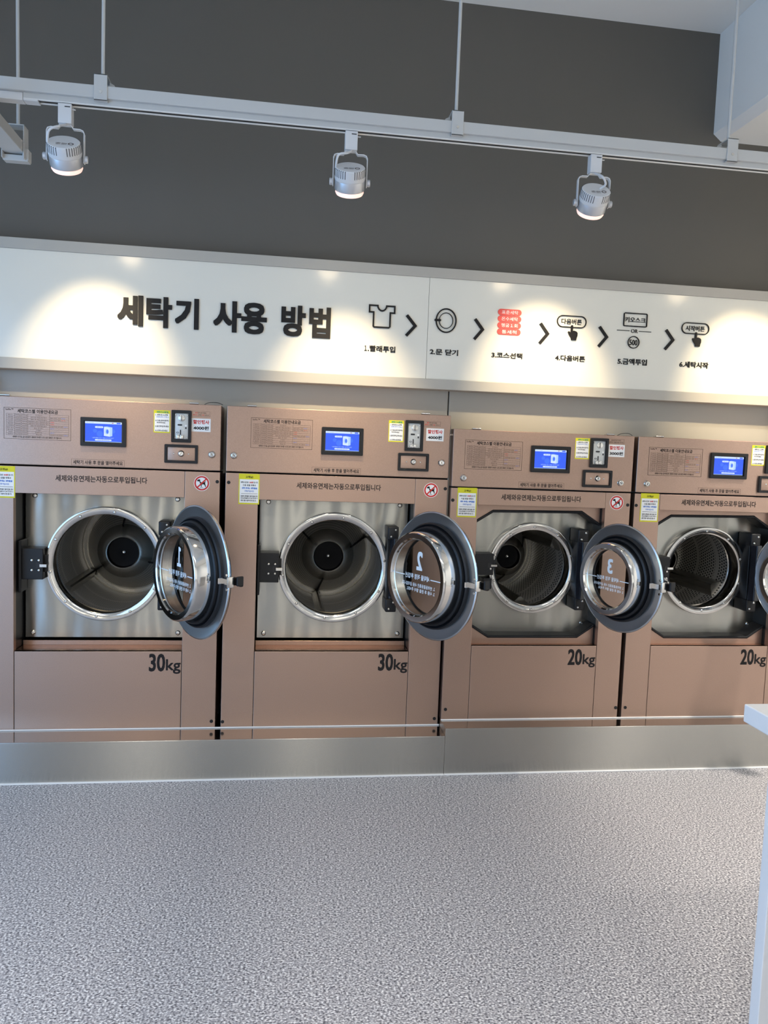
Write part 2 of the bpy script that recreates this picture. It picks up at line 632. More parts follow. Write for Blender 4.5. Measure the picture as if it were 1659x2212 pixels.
def sticker_notice(t, O, x, z, yf):
    w, h = .0891, .1326
    y = yf - .0008
    mb = MB()
    mb.box(x, x + w, y, yf, z - h, z, 'paper_yellow')
    mb.box(x + .004, x + w - .004, y - .0004, y, z - h + .006, z - .024, 'paper_white')
    y -= .0008
    mb.text('고객님!', x + .029, x + .061, z - .0185, z - .009, y, 'ink_black', .02)
    mb.text('세탁시간은', x + .008, x + .042, z - .041, z - .033, y, 'ink_black', .02)
    mb.text('30분', x + .045, x + .062, z - .041, z - .033, y, 'ink_red', .03)
    mb.text('입니다.', x + .063, x + .083, z - .041, z - .033, y, 'ink_black', .02)
    mb.text('다음 분을 위해서', x + .018, x + .073, z - .0535, z - .0455, y, 'ink_black', .02)
    mb.text('세탁 후에는 세탁물을', x + .013, x + .079, z - .0665, z - .058, y, 'ink_blue', .03)
    mb.text('가져가십시오.', x + .025, x + .067, z - .079, z - .071, y, 'ink_blue', .02)
    mb.box(x + .011, x + .081, y, y + .0004, z - .0868, z - .0855, 'ink_faint')
    mb.text('내용에 세탁물이 들어있을 경우', x + .009, x + .082, z - .101, z - .0935, y, 'ink_black', .02)
    mb.text('카트(세탁물바구니)에 꺼내두고', x + .009, x + .082, z - .1105, z - .103, y, 'ink_black', .02)
    mb.text('세탁기를 사용하시면 됩니다.', x + .009, x + .077, z - .120, z - .1125, y, 'ink_black', .02)
    mb.build('notice_sticker', t, O, label='yellow and white printed notice sticker')


def price_table(t, O, x, z, y0):
    w, h = .2654, .1299
    y = y0 - .0006
    mb = MB()
    f = .0013
    for a in ((x, x + w, z - f, z), (x, x + w, z - h, z - h + f), (x, x + f, z - h, z), (x + w - f, x + w, z - h, z)):
        mb.box(a[0], a[1], y, y0, a[2], a[3], 'ink_faint')
    mb.text('Selfia™', x + .006, x + .037, z - .0115, z - .0045, y, 'ink_faint', .01)
    mb.text('세탁코스별 이용안내요금', x + .053, x + .213, z - .0215, z - .005, y, 'ink_black', .025)
    gx = [x + .010, x + .042, x + .068, x + .094, x + .180, x + .256]
    rows = [z - .0255 - .0088 * k for k in range(11)]
    g = .0006
    for r in rows:
        mb.box(gx[0], gx[-1], y, y0, r - g / 2, r + g / 2, 'ink_faint')
    for c in gx:
        mb.box(c - g / 2, c + g / 2, y, y0, rows[-1], rows[0], 'ink_faint')
    A = ['세탁코스', '표준세탁', '온수세탁', '고급세탁', '불림세탁', '소량/헹굼', '헹굼+탈수', '탈수전용', '통세척', '헹굼추가']
    B = ['20kg', '5000원', '6000원', '7000원', '8000원', '4000원', '3000원', '2000원', '3000원', '1000원']
    Cc = ['30kg', '7000원', '8000원', '9000원', '9000원', '5000원', '4000원', '3000원', '4000원', '1000원']
    D = ['코스별공정', '세탁1회+헹굼3회+탈수', '세탁1회+헹굼3회+탈수', '예벌세탁+세탁+헹굼3회+탈수', '예벌세탁+세탁+헹굼3회+탈수',
         '세탁1회+헹굼2회+탈수', '헹굼1회+탈수', '고속탈수', '통세척기능', '헹굼1회']
    E_ = [None, ('일반적인 세탁', '냉수'), ('일반적인 세탁', '온수'), ('', '이불류'), ('', '이불류'), ('소량세탁물+급속세탁', '냉수'), ('', '냉수'), None, ('', '냉수'), ('모든세탁코스에서 헹굼추가', '냉수')]
    for k in range(10):
        zt, zb = rows[k] - .0024, rows[k + 1] + .0024
        for i, (T, fr_) in enumerate(((A, .88), (B, .8), (Cc, .8), (D, .94))):
            s = T[k]
            c0, c1 = gx[i], gx[i + 1]
            wmax = (c1 - c0) * fr_
            wt = min(wmax, len(s) * .0054)
            mc = (c0 + c1) / 2
            mb.text(s, mc - wt / 2, mc + wt / 2, zb, zt, y, 'ink_faint', .0)
        e = E_[k]
        if e:
            xx = gx[4] + .003
            if e[0]:
                wt = min(.052, len(e[0]) * .006)
                mb.text(e[0], xx, xx + wt, zb, zt, y, 'ink_faint')
                xx += wt + .002
            red = e[1] in ('온수', '이불류')
            mb.text(e[1], xx, xx + .016, zb, zt, y, 'ink_red' if red else 'ink_blue')
    mb.text('세제추가기능-급수완료후 세제추가버튼 누르시면 세제가 추가됩니다.', x + .034, x + .229, z - .1245, z - .1165, y, 'ink_black', .015)
    mb.build('price_table', t, O)


def lock(t, O, x, z, y):
    mb = MB()
    M_ = Matrix.Translation((x, y, z)) @ Matrix.Rotation(math.pi / 2, 4, 'X')
    mb.lathe([(.0155, 0), (.0155, .003), (.0125, .006), (.0115, .0095), (.009, .0105), (.008, .0085), (0, .0085)], 'chrome', 24, M_)
    a = random.uniform(-.6, .6)
    M2 = Matrix.Translation((x, y - .0088, z)) @ Matrix.Rotation(a, 4, 'Y')
    mb.box(-.0012, .0012, -.0006, 0, -.005, .005, 'dark_slot', M=M2)
    mb.build('key_lock', t, O)


def bolt(mb, x, z, y, r=.008, mat='chrome_soft'):
    M_ = Matrix.Translation((x, y, z)) @ Matrix.Rotation(math.pi / 2, 4, 'X')
    mb.lathe([(r, 0), (r, r * .3), (r * .7, r * .6), (r * .35, r * .65), (r * .3, r * .35), (0, r * .35)], mat, 14, M_)


def dog_sign(t, O, x, z, y):
    R = .0335
    mb = MB()
    mb.prism(circle(x, z, R, n=40), y - .0006, y, 'paper_white')
    mb.prism(circle(x, z, R * .93, n=40), y - .0010, y - .0005, 'ink_red', hole=circle(x, z, R * .74, n=40))
    s = R / 100.0
    dog = [(-58, 38), (-44, 48), (-28, 50), (-18, 40), (-22, 30), (-12, 12), (30, 12), (44, 26), (50, 24), (42, 8), (44, -8), (50, -30), (50, -48), (42, -48),
           (40, -32), (28, -14), (4, -14), (-2, -30), (0, -48), (-9, -48), (-11, -28), (-16, -12), (-26, 10), (-30, 24), (-42, 22), (-60, 28)]
    mb.prism([(x + a * s, z + b_ * s) for a, b_ in dog], y - .0012, y - .0008, 'ink_black')
    mb.box(x - 22 * s, x + 18 * s, y - .0012, y - .0008, z - 60 * s, z - 56 * s, 'ink_black')
    M_ = Matrix.Translation((x, 0, z)) @ Matrix.Rotation(math.radians(-45), 4, 'Y')
    mb.box(-R * .82, R * .82, y - .0016, y - .0012, -R * .085, R * .085, 'ink_red', M=M_)
    mb.build('no_dogs_sticker', t, O, label='round red and white no dogs sticker')


def frame_prism(mb, x0, x1, z0, z1, b_, y0, y1, mat, r=.004):
    mb.prism(rrect(x0, x1, z0, z1, r), y0, y1, mat, hole=rrect(x0 + b_, x1 - b_, z0 + b_, z1 - b_, .0015))


def screen(t, O, x, z, y0, dim=1.0):
    w, h = .1834, .1203
    mb = MB()
    frame_prism(mb, x, x + w, z - h, z, .0138, y0 - .012, y0, 'black_plastic', .004)
    mb.box(x + .013, x + w - .013, y0 - .004, y0 - .001, z - h + .013, z - .013, 'black_gloss')
    fr_ = mb.build('touch_panel', t, O)
    a0, a1, b0, b1 = x + .0175, x + w - .0180, z - h + .0190, z - .0170
    y = y0 - .0045
    mb = MB()
    mb.box(a0, a1, y, y + .0006, b0, b1, 'scr_blue')
    mb.box(a0, a1, y - .0003, y, b1 - .0085, b1, 'scr_white')
    mb.box(a0, a1, y - .0003, y, b0, b0 + .0018, 'scr_light')
    mb.prism(rrect(a1 - .021, a1 - .004, b1 - .0070, b1 - .0015, .0026), y - .0006, y - .0003, 'scr_blue')
    mb.text('2025. 대기화면', a0 + .004, a0 + .034, b1 - .0058, b1 - .0028, y - .0006, 'scr_mid')
    mb.box(a1 - .040, a1 - .033, y - .0006, y - .0003, b1 - .0055, b1 - .003, 'ink_red')
    for cx, cz, r in ((a0 + .059, b0 + .034, .0125), (a0 + .040, b0 + .046, .008), (a0 + .112, b0 + .046, .009)):
        mb.prism(circle(cx, cz, r, n=24), y - .0002, y, 'scr_mid')
    mb.prism(rrect(a0 + .040, a0 + .073, b0 + .058, b0 + .0655, .0036), y - .0005, y - .0002, 'scr_white')
    mb.text('세탁 가능', a0 + .046, a0 + .068, b0 + .0600, b0 + .0637, y - .0007, 'scr_blue')
    mb.prism([(a0 + .076, b0 + .026), (a0 + .100, b0 + .023), (a0 + .100, b0 + .060), (a0 + .076, b0 + .064)], y - .0005, y - .0002, 'scr_white')
    mb.prism([(a0 + .100, b0 + .023), (a0 + .110, b0 + .026), (a0 + .110, b0 + .062), (a0 + .100, b0 + .060)], y - .0005, y - .0002, 'scr_light')
    mb.prism([(a0 + .076, b0 + .064), (a0 + .100, b0 + .060), (a0 + .110, b0 + .062), (a0 + .088, b0 + .0655)], y - .0006, y - .0003, 'scr_light')
    mb.prism(circle(a0 + .088, b0 + .044, .0095, .012, n=24), y - .0008, y - .0005, 'scr_light')
    mb.prism(circle(a0 + .090, b0 + .044, .005, .009, n=20), y - .0010, y - .0008, 'scr_mid')
    mb.text('“세탁물을 넣고 문을 닫아주세요”', a0 + .028, a0 + .118, b0 + .0140, b0 + .0195, y - .0004, 'scr_light')
    mb.prism(rrect(a0 + .040, a0 + .107, b0 + .0050, b0 + .0110, .0028), y - .0004, y - .0002, 'scr_white')
    mb.text('세탁코스를 선택하세요', a0 + .050, a0 + .098, b0 + .0062, b0 + .0098, y - .0006, 'scr_mid')
    mb.build('display', fr_, O, label='lit blue screen')


def coin_acceptor(t, O, x0, x1, z0, z1, y0):
    mb = MB()
    mb.prism(rrect(x0, x1, z0, z1, .004), y0 - .012, y0, 'black_plastic', hole=rrect(x0 + .011, x1 - .011, z0 + .013, z1 - .011, .002))
    mb.box(x0 + .008, x1 - .008, y0 - .003, y0 - .001, z0 + .008, z1 - .008, 'black_gloss')
    fr_ = mb.build('coin_acceptor', t, O)
    a0, a1, b0, b1 = x0 + .0125, x1 - .0125, z0 + .0145, z1 - .013
    y = y0 - .0045
    w, h = a1 - a0, b1 - b0
    mb = MB()
    mb.box(a0, a1, y, y0 - .002, b0, b1, 'coin_plate', .001, 2)
    for sx in (.08, .92):
        for sz in (.05, .93):
            bolt(mb, a0 + sx * w, b0 + sz * h, y, .0032)
    M_ = Matrix.Translation((a0 + .52 * w, y, b0 + .82 * h)) @ Matrix.Rotation(math.pi / 2, 4, 'X')
    mb.lathe([(.0145, 0), (.0140, .003), (.011, .0045), (0, .005)], 'chrome_soft', 28, M_)
    mb.box(a0 + .50 * w, a0 + .54 * w, y - .0058, y - .003, b0 + .71 * h, b0 + .93 * h, 'dark_slot')
    mb.prism(rrect(a0 + .22 * w, a0 + .56 * w, b0 + .52 * h, b0 + .58 * h, .003), y - .0008, y, 'dark_slot')
    mb.strap([(a0 + .38 * w, b0 + .51 * h), (a0 + .68 * w, b0 + .40 * h), (a0 + .72 * w, b0 + .34 * h), (a0 + .62 * w, b0 + .31 * h)], y - .0008, y, .0012, 'chrome_soft')
    mb.box(a0 + .40 * w, a0 + .48 * w, y - .0010, y, b0 + .17 * h, b0 + .36 * h, 'dark_slot')
    mb.prism(circle(a0 + .24 * w, b0 + .25 * h, .0055, .0035, n=18), y - .0008, y, 'dark_slot', hole=circle(a0 + .24 * w, b0 + .25 * h, .0038, .0022, n=18))
    mb.box(a0 + .76 * w, a0 + .90 * w, y - .0006, y, b0 + .50 * h, b0 + .56 * h, 'paper_white')
    mb.box(a0 + .78 * w, a0 + .88 * w, y - .0006, y, b0 + .40 * h, b0 + .47 * h, 'dark_slot')
    c0, c1 = a0 + .18 * w, a0 + .66 * w
    mb.box(c0, c0 + .42 * (c1 - c0), y - .011, y, b0 + .01 * h, b0 + .17 * h, 'chrome', .0015, 2)
    mb.box(c0 + .58 * (c1 - c0), c1, y - .011, y, b0 + .01 * h, b0 + .17 * h, 'chrome', .0015, 2)
    mb.box(c0 + .40 * (c1 - c0), c0 + .60 * (c1 - c0), y - .007, y, b0 + .01 * h, b0 + .10 * h, 'chrome', .001, 2)
    mb.build('coin_plate', fr_, O, label='silver coin slot plate')


def cash_box(t, O, x, z, y0):
    w, h = .1388, .0792
    mb = MB()
    frame_prism(mb, x, x + w, z - h, z, .0105, y0 - .011, y0, 'black_plastic', .004)
    fr_ = mb.build('cash_box', t, O)
    mb = MB()
    mb.box(x + .0112, x + w - .0112, y0 - .006, y0 - .001, z - h + .0112, z - .0112, 'bronze_sheet', .0012, 2)
    for dx in (.031, -.031):
        bolt(mb, x + w / 2 + dx, z - h * .49, y0 - .006, .0035)
    mb.build('cash_box_door', fr_, O)
    mb = MB()
    M_ = Matrix.Translation((x + w / 2, y0 - .006, z - h * .48)) @ Matrix.Rotation(math.pi / 2, 4, 'X')
    mb.lathe([(.0135, 0), (.0135, .003), (.011, .006), (.0095, .009), (.0065, .0095), (.006, .008), (0, .008)], 'chrome', 24, M_)
    M2 = Matrix.Translation((x + w / 2, y0 - .0143, z - h * .48)) @ Matrix.Rotation(.7, 4, 'Y')
    mb.box(-.001, .001, -.0006, 0, -.0045, .0045, 'dark_slot', M=M2)
    mb.build('cash_box_lock', fr_, O)


def small_stickers(t, O, kind, dx, dz, price, wx, wz, red):
    """usage sticker, thin outlined notice and price tag around the coin slot"""
    y0 = 0.0
    x, x1, zb, zt = .4688 + dx, .5372 + dx, 1.4716 + dz, 1.5668 + dz
    mb = MB()
    mb.box(x, x1, y0 - .0007, y0, zb, zt, 'paper_yellow')
    mb.box(x + .0035, x1 - .0035, y0 - .0010, y0 - .0006, zb + .005, zt - .0135, 'paper_white')
    y = y0 - .0014
    mb.text('세탁기사용법', x + .011, x1 - .009, zt - .0115, zt - .0035, y, 'ink_green', .03)
    mb.text('１', x + .0065, x + .0095, zt - .0228, zt - .0165, y, 'ink_black', .02)
    mb.text('.세탁코스선택', x + .0105, x1 - .011, zt - .0235, zt - .0160, y, 'ink_black', .02)
    mb.text('(표준,온수,고급..)', x + .0105, x1 - .008, zt - .0315, zt - .0250, y, 'ink_blue', .01)
    mb.text('2.다음(깜박깜박)', x + .0065, x1 - .006, zt - .0475, zt - .0400, y, 'ink_black', .02)
    mb.text('터치하세요', x + .0135, x1 - .020, zt - .0560, zt - .0490, y, 'ink_black', .02)
    mb.text('3.동전투입하세요', x + .0065, x1 - .006, zt - .0715, zt - .0640, y, 'ink_black', .02)
    mb.text('4.시작누르세요', x + .0065, x1 - .011, zt - .0895, zt - .0820, y, 'ink_black', .02)
    mb.build('usage_sticker', t, O, label='yellow bordered usage steps sticker')
    x, x1, zb, zt = .6262 + dx, .7025 + dx, 1.5472 + dz, 1.5690 + dz
    mb = MB()
    y = y0 - .0005
    for a in ((x, x1, zt - .0006, zt), (x, x1, zb, zb + .0006), (x, x + .0006, zb, zt), (x1 - .0006, x1, zb, zt)):
        mb.box(a[0], a[1], y, y0, a[2], a[3], 'ink_faint')
    c = 'ink_red' if red else 'ink_faint'
    mb.text('동전', x + .014, x + .024, zt - .0095, zt - .0035, y, c, .02)
    mb.text('먼저 넣지 마세요', x + .025, x + .060, zt - .0095, zt - .0035, y, 'ink_black', .01)
    mb.text('세탁코스', x + .004, x + .024, zt - .0185, zt - .0125, y, c, .02)
    mb.text('선택후', x + .026, x + .040, zt - .0185, zt - .0125, y, 'ink_black', .01)
    mb.text('다음', x + .042, x + .051, zt - .0185, zt - .0125, y, c, .02)
    mb.text('누르시고', x + .053, x + .072, zt - .0185, zt - .0125, y, 'ink_black', .01)
    mb.build('caution_sticker', t, O, label='small outlined caution text')
    w, h = .0795, .056
    mb = MB()
    mb.box(wx, wx + w, y0 - .0012, y0, wz - h, wz, 'paper_white')
    y = y0 - .0018
    mb.text('할인행사', wx + .0065, wx + w - .006, wz - .0235, wz - .006, y, 'ink_red', .03)
    mb.text(price, wx + .0075, wx + w - .0075, wz - .0480, wz - .0325, y, 'ink_black', .035)
    mb.build('discount_tag', t, O, label='white discount tag reading %s' % price)


def door_part(t, O, hx, hy, zc, R, alpha, tt, r, ri, number):
    """open door: built in its own frame (u away from hinge, n towards the inside face)"""
    a = math.radians(alpha)
    u = Vector((-math.cos(a), -math.sin(a), 0))
    n = Vector((-math.sin(a), math.cos(a), 0))
    c = Vector((hx, hy, zc)) + u * (R + .02)
    # lathe axis z -> n, lathe x -> u, lathe y -> up
    upv = n.cross(u)
    F = Matrix.Translation(c) @ Matrix((u, upv, n)).transposed().to_4x4()
    # text frame: x -> -u, facing outwards (-n)
    rz = Vector((0, 0, 1))
    G = Matrix.Translation(c) @ Matrix((-u, n, rz)).transposed().to_4x4()
    k = R / .275
    mb = MB()
    mb.lathe([(R - .030, -.004), (R - .008, -.002), (R, .004), (R, .002), (R - .004, -.008), (R - .012, -.014), (R - .035, -.016), (ri + .046, -.012)], 'chrome', 96, F)
    mb.lathe([(R - .0005, .003), (R - .006, .0055), (R - .022, .002), (R - .047, .000)], 'spun_steel', 96, F)
    d = mb.build('door', t, O)
    mb = MB()
    mb.lathe([(R - .046, -.002), (R - .048, .012), (R - .054, .017), (R - .060, .012), (R - .062, .010), (R - .064, .026), (R - .071, .030), (r + .006, .026), (r - .004, .020)], 'black_rubber', 96, F)
    mb.build('gasket', d, O)
    mb = MB()
    mb.lathe([(r - .003, .010), (r, .022), (r, tt - .010), (r - .002, tt - .004), (r - .007, tt), (ri + .005, tt - .002), (ri, tt - .007), (ri - .001, tt - .018)], 'chrome', 96, F)
    mb.lathe([(ri - .001, tt - .018), (ri - .004, tt - .020), (ri - .004, tt - .024), (ri + .002, tt - .030), (ri + .006, .026)], 'chrome_soft', 96, F)
    mb.lathe([(ri + .006, .028), (ri + .001, .024), (ri + .001, .020), (ri + .012, .014), (ri + .046, .008)], 'black_rubber', 72, F)
    mb.build('door_ring', d, O, label='polished ring round the glass')
    mb = MB()
    tg = tt - .026
    mb.lathe([(0, tg), (ri * .5, tg), (ri - .001, tg), (ri - .001, tg - .004), (0, tg - .004)], 'clear_glass', 72, F)
    mb.build('door_glass', d, O)
    q = ri / .16
    yp = tg + .0008
    mb = MB()
    hw = {'1': .034, '2': .038, '3': .038, '4': .042}[number] * q
    mb.text('１' if number == '1' else number, -.002 * q - hw / 2, -.002 * q + hw / 2, .028 * q, .108 * q, yp, 'glass_print', .0, M=G, heavy=.0028 * q)
    mb.text('세탁물 적정 투입선', -.070 * q, .088 * q, -.0125 * q, .0105 * q, yp, 'glass_print', .02, M=G)
    mb.box(-ri * .975, -.076 * q, yp - .0003, yp, -.0035 * q, .0005 * q, 'glass_print', M=G)
    mb.box(.094 * q, ri * .975, yp - .0003, yp, -.0035 * q, .0005 * q, 'glass_print', M=G)
    mb.text('１', -.106 * q, -.0985 * q, -.0415 * q, -.029 * q, yp, 'glass_print', .02, M=G)
    mb.text('. 반려동물용품은 사용 금지입니다.', -.0955 * q, .112 * q, -.044 * q, -.028 * q, yp, 'glass_print', .015, M=G)
    mb.text('2. 사용 후 문을 열어 주세요.', -.106 * q, .078 * q, -.065 * q, -.049 * q, yp, 'glass_print', .015, M=G)
    mb.build('door_lettering', d, O, label='pale printed number %s and notice on the glass' % number)
    # strike clip over the flange opposite the hinge
    H = Matrix.Translation(c) @ Matrix((u, n, rz)).transposed().to_4x4()
    mb = MB()
    mb.box(R - .050, R + .003, .004, .008, -.013, .010, 'chrome', .001, 1, M=H)
    mb.box(R - .052, R - .046, .004, .024, -.013, .010, 'chrome', .001, 1, M=H)
    mb.box(R - .006, R + .004, -.014, .012, -.022, .020, 'chrome_soft', .002, 2, M=H)
    for dz in (-.030, .026):
        mb.cyl(H @ Vector((R - .010, .000, dz)), H @ Vector((R - .010, .011, dz)), .005, 'chrome', n=12)
    mb.build('strike_clip', d, O)
    mb = MB()
    mb.box(R - .050, R - .022, -.046, -.020, -.020, .012, 'black_plastic', .005, 3, M=H)
    mb.box(R - .036, R + .018, -.050, -.034, -.020, .012, 'black_plastic', .005, 3, M=H)
    mb.box(R + .010, R + .021, -.048, -.020, -.016, .022, 'black_plastic', .004, 3, M=H)
    mb.build('door_handle', d, O, label='black hooked pull handle')
    mb = MB()
    mb.box(-R - .028, -R + .050, -.042, -.020, -.055, .030, 'black_gloss', .004, 2, M=H)
    mb.box(-R - .026, -R + .010, -.030, .006, -.140, .130, 'black_gloss', .004, 2, M=H)
    mb.build('hinge_arm', d, O, label='black hinge arm')


def washer(offx, yoff, big, number, price, label, wx, wz, red, left_lock=True):
    P = dict(XL=-.235, XR=.749, zb=.1776, zh=1.317, zt=1.5985, sl=-.0945, sr=.600, zo=1.1975, zl=.5225) if big else \
        dict(XL=-.2525, XR=.5978, zb=.2118, zh=1.2835, zt=1.540, sl=-.1265, sr=.4765, zo=1.204, zl=.5585)
    XL, XR, zb, zh, zt, sl, sr, zo, zl = (P[k] for k in ('XL', 'XR', 'zb', 'zh', 'zt', 'sl', 'sr', 'zo', 'zl'))
    cx = (XL + XR) / 2
    t = thing('washing_machine', (offx + cx, yoff, zb), label, 'washing machine', 'front loading washers in the row')
    O = Vector((cx, 0, zb))
    dx, dz = (0, 0) if big else (-.0690 - .0853 + .0, -.0450)
    if not big:
        dx = -.1545
    g = .0009
    RD = .115                      # depth of the ledge
    YS = .135                      # steel face plate
    # cabinet: stiles, head rail, dark carcass behind
    mb = MB()
    mb.box(XL, sl - g, 0, .03, zb, zh - .006, 'bronze_sheet', .0015, 2)
    mb.box(sr + g, XR, 0, .03, zb, zh - .006, 'bronze_sheet', .0015, 2)
    mb.box(sl, sr, 0, .03, zo, zh - .006, 'bronze_sheet', .0015, 2)
    for x in (XL + .002, XR - .012):
        mb.box(x, x + .010, .028, .9, zb, zh - .006, 'bronze_sheet')
    mb.box(XL + .012, XR - .012, .028, .9, zh - .03, zh - .008, 'dark_slot')
    mb.box(XL + .012, XR - .012, .88, .9, zb, zh - .03, 'dark_slot')
    # black reveal round the opening
    for x in (sl - .012, sr + .002):
        mb.box(x, x + .010, .028, YS + .03, zl, zo, 'black_plastic')
    mb.box(sl - .01, sr + .01, .028, YS + .03, zo + .002, zo + .012, 'black_plastic')
    cab = mb.build('cabinet', t, O)
    for x, z in ((XR - (.0113 if big else .0118), 1.2703 if big else 1.2224), (XL + (.0133 if big else .0096), 1.269 if big else 1.222),
                 (XR - (.016 if big else .0085), .2075 if big else .2612), (XL + (.0042 if big else .0146) + .004, .2047 if big else .2616)):
        mb = MB()
        mb.cyl((x, .001, z), (x, -.0018, z), .0075, 'black_rubber', n=18)
        mb.build('hole_plug', t, O)
    # lower panel with its shiny ledge
    mb = MB()
    mb.box(sl + g, sr - g, 0, .02, zb + .0005, zl, 'bronze_sheet', .002, 2)
    mb.build('lower_panel', t, O)
    mb = MB()
    mb.box(sl + g, sr - g, .015, RD + .015, zl - .012, zl - .0005, 'copper_ledge')
    mb.build('ledge', t, O, label='shiny copper ledge')
    mb = MB()
    mb.box(sl + g, sr - g, RD, RD + .01, zl - .001, zl + .020, 'bronze_sheet', .001, 1)
    mb.build('ledge_lip', t, O)
    # header
    mb = MB()
    mb.box(XL, XR, -.004, .185, zh, zt, 'bronze_sheet', .003, 3)
    hd = mb.build('header_panel', t, O)
    for x in (XL + .105, XR - .115):
        mb = MB()
        mb.box(x - .019, x + .019, .004, .030, zt, zt + .0035, 'chrome', .001, 1)
        mb.cyl((x - .019, .004, zt + .004), (x + .019, .004, zt + .004), .004, 'chrome', n=12)
        mb.build('lid_hinge', t, O)
    if number != '2':
        mb = MB()
        mb.tube([(XR - .075, .02, zt), (XR - .055, .018, zt + .010), (XR - .020, .02, zt + .012), (XR + .004, .03, zt + .004)], .0012, 'black_plastic', 6)
        mb.build('cable', t, O, label='thin dark cable')
    if number == '2':
        mb = MB()
        mb.prism([(XR - .001, zh - .3), (XR - .001, zt - .001), (XR + .0076, zt - .062), (XR + .0076, zh - .3)], .012, .016, 'cream_panel')
        mb.cyl((XR + .004, .012, zt - .085), (XR + .004, .009, zt - .085), .004, 'chrome_soft', n=12)
        mb.build('filler_strip', t, O, label='narrow cream strip with a slanted top')
    yH = -.004
    # prints and fittings on the header sit on its face
    screen(t, O, .1736 if big else .1073, 1.5246 if big else 1.4797, yH)
    price_table(t, O, -.1319 if big else -.1983, 1.5526 if big else 1.4937, yH)
    cash_box(t, O, .5158 if big else .3575, 1.4243 if big else 1.3786, yH)
    if big:
        coin_acceptor(t, O, .5430, .6250, 1.4335, 1.5700, yH)
    else:
        coin_acceptor(t, O, .3862, .4698, 1.3898, 1.5242, yH)
    lock(t, O, .7135 if big else .5418, 1.3868 if big else 1.3234, yH)
    if left_lock:
        lock(t, O, -.2014 if big else -.1996, 1.3868 if big else 1.3234, yH)
    n0 = set(t.children)
    small_stickers(t, O, big, dx, dz, price, wx, wz, red)
    for ch in set(t.children) - n0:
        ch.location.y += yH
    # outlined request at the foot of the header
    bx = (.1355, .3510, 1.3215, 1.3485) if big else (.0567, .2716, 1.2875, 1.3140)
    mb = MB()
    f = .0008
    y = yH - .0005
    for a in ((bx[0], bx[1], bx[3] - f, bx[3]), (bx[0], bx[0] + f, bx[2], bx[3]), (bx[1] - f, bx[1], bx[2], bx[3]), (bx[0], bx[1], bx[2], bx[2] + f)):
        mb.box(a[0], a[1], y, yH, a[2], a[3], 'ink_faint')
    mb.text('세탁기 사용 후 문을 열어주세요', bx[0] + .007, bx[1] - .007, bx[2] + .005, bx[3] - .0045, y, 'ink_black', .022)
    mb.build('request_lettering', t, O)
    # lettering on the head rail
    mb = MB()
    if big:
        mb.text('세제와유연제는자동으로투입됩니다', .071, .4449, 1.2515, 1.2790, -.0006, 'ink_black', .018)
    else:
        mb.text('세제와유연제는자동으로투입됩니다', -.0194, .3585, 1.2285, 1.2560, -.0006, 'ink_black', .018)
    mb.build('detergent_lettering', t, O)
    sticker_notice(t, O, -.1785 if big else -.2223, 1.3089 if big else 1.2795, 0)
    dog_sign(t, O, .6725 if big else .5315, 1.2618 if big else 1.232, 0)
    mb = MB()
    if big:
        mb.text('30', .4614, .5305, .4332, .5125, -.0006, 'ink_black', .008, heavy=.0015)
        mb.text('kg', .5335, .5965, .4225, .4880, -.0006, 'ink_black', .010, heavy=.0006)
    else:
        mb.text('20', .3385, .4075, .4665, .5430, -.0006, 'ink_black', .008, heavy=.0015)
        mb.text('kg', .4110, .4725, .4560, .5195, -.0006, 'ink_black', .010, heavy=.0006)
    mb.build('capacity_lettering', t, O, label='black lettering reading %s' % ('30kg' if big else '20kg'))
    # face plate, ring, drum
    C_ = Vector((.2545, YS, .886)) if big else Vector((.181, YS, .9045))
    RO, RI = (.254, .220) if big else (.215, .180)
    n = 64

    def plate_with_hole(mb, outline, y0, y1, mat, rh):
        """outline is star-shaped about the hole; resample on the hole's rays"""
        pts = []
        for k in range(n):
            a = 2 * math.pi * (k + .5) / n
            d = Vector((math.cos(a), math.sin(a)))
            best = None
            for i in range(len(outline)):
                p, q = Vector(outline[i]), Vector(outline[(i + 1) % len(outline)])
                e = q - p
                den = d.x * e.y - d.y * e.x
                if abs(den) < 1e-9:
                    continue
                w = p - Vector((C_.x, C_.z))
                s = (w.x * e.y - w.y * e.x) / den
                v_ = (w.x * d.y - w.y * d.x) / den
                if s > 0 and -1e-6 <= v_ <= 1 + 1e-6 and (best is None or s < best):
                    best = s
            pts.append((C_.x + d.x * best, C_.z + d.y * best, a))
        # snap nearest ray to each corner
        for cxy in outline:
            kbest = min(range(n), key=lambda k: (pts[k][0] - cxy[0]) ** 2 + (pts[k][1] - cxy[1]) ** 2)
            pts[kbest] = (cxy[0], cxy[1], pts[kbest][2])
        mb.prism([(p[0], p[1]) for p in pts], y0, y1, mat, hole=[(C_.x + rh * math.cos(p[2]), C_.z + rh * math.sin(p[2])) for p in pts])

    if big:
        ol = [(sl + .006, .552), (sr - .006, .552), (sr - .006, zo + .008), (sl + .006, zo + .008)]
    else:
        ol = [(sl - .02, .548), (sr + .02, .548), (sr + .02, zo + .008), (sl - .02, zo + .008)]
    mb = MB()
    plate_with_hole(mb, ol, YS, YS + .004, 'wavy_steel', RI + .01)
    if big:
        for x, z in ((-.058, .573), (.566, .573), (-.050, 1.180), (.556, 1.180)):
            bolt(mb, x, z, YS, .011)
    else:
        for x, z in ((.450, .637), (.450, 1.150)):
            bolt(mb, x, z, YS, .009)
    fp = mb.build('face_plate', t, O, label='rippled stainless steel face plate')
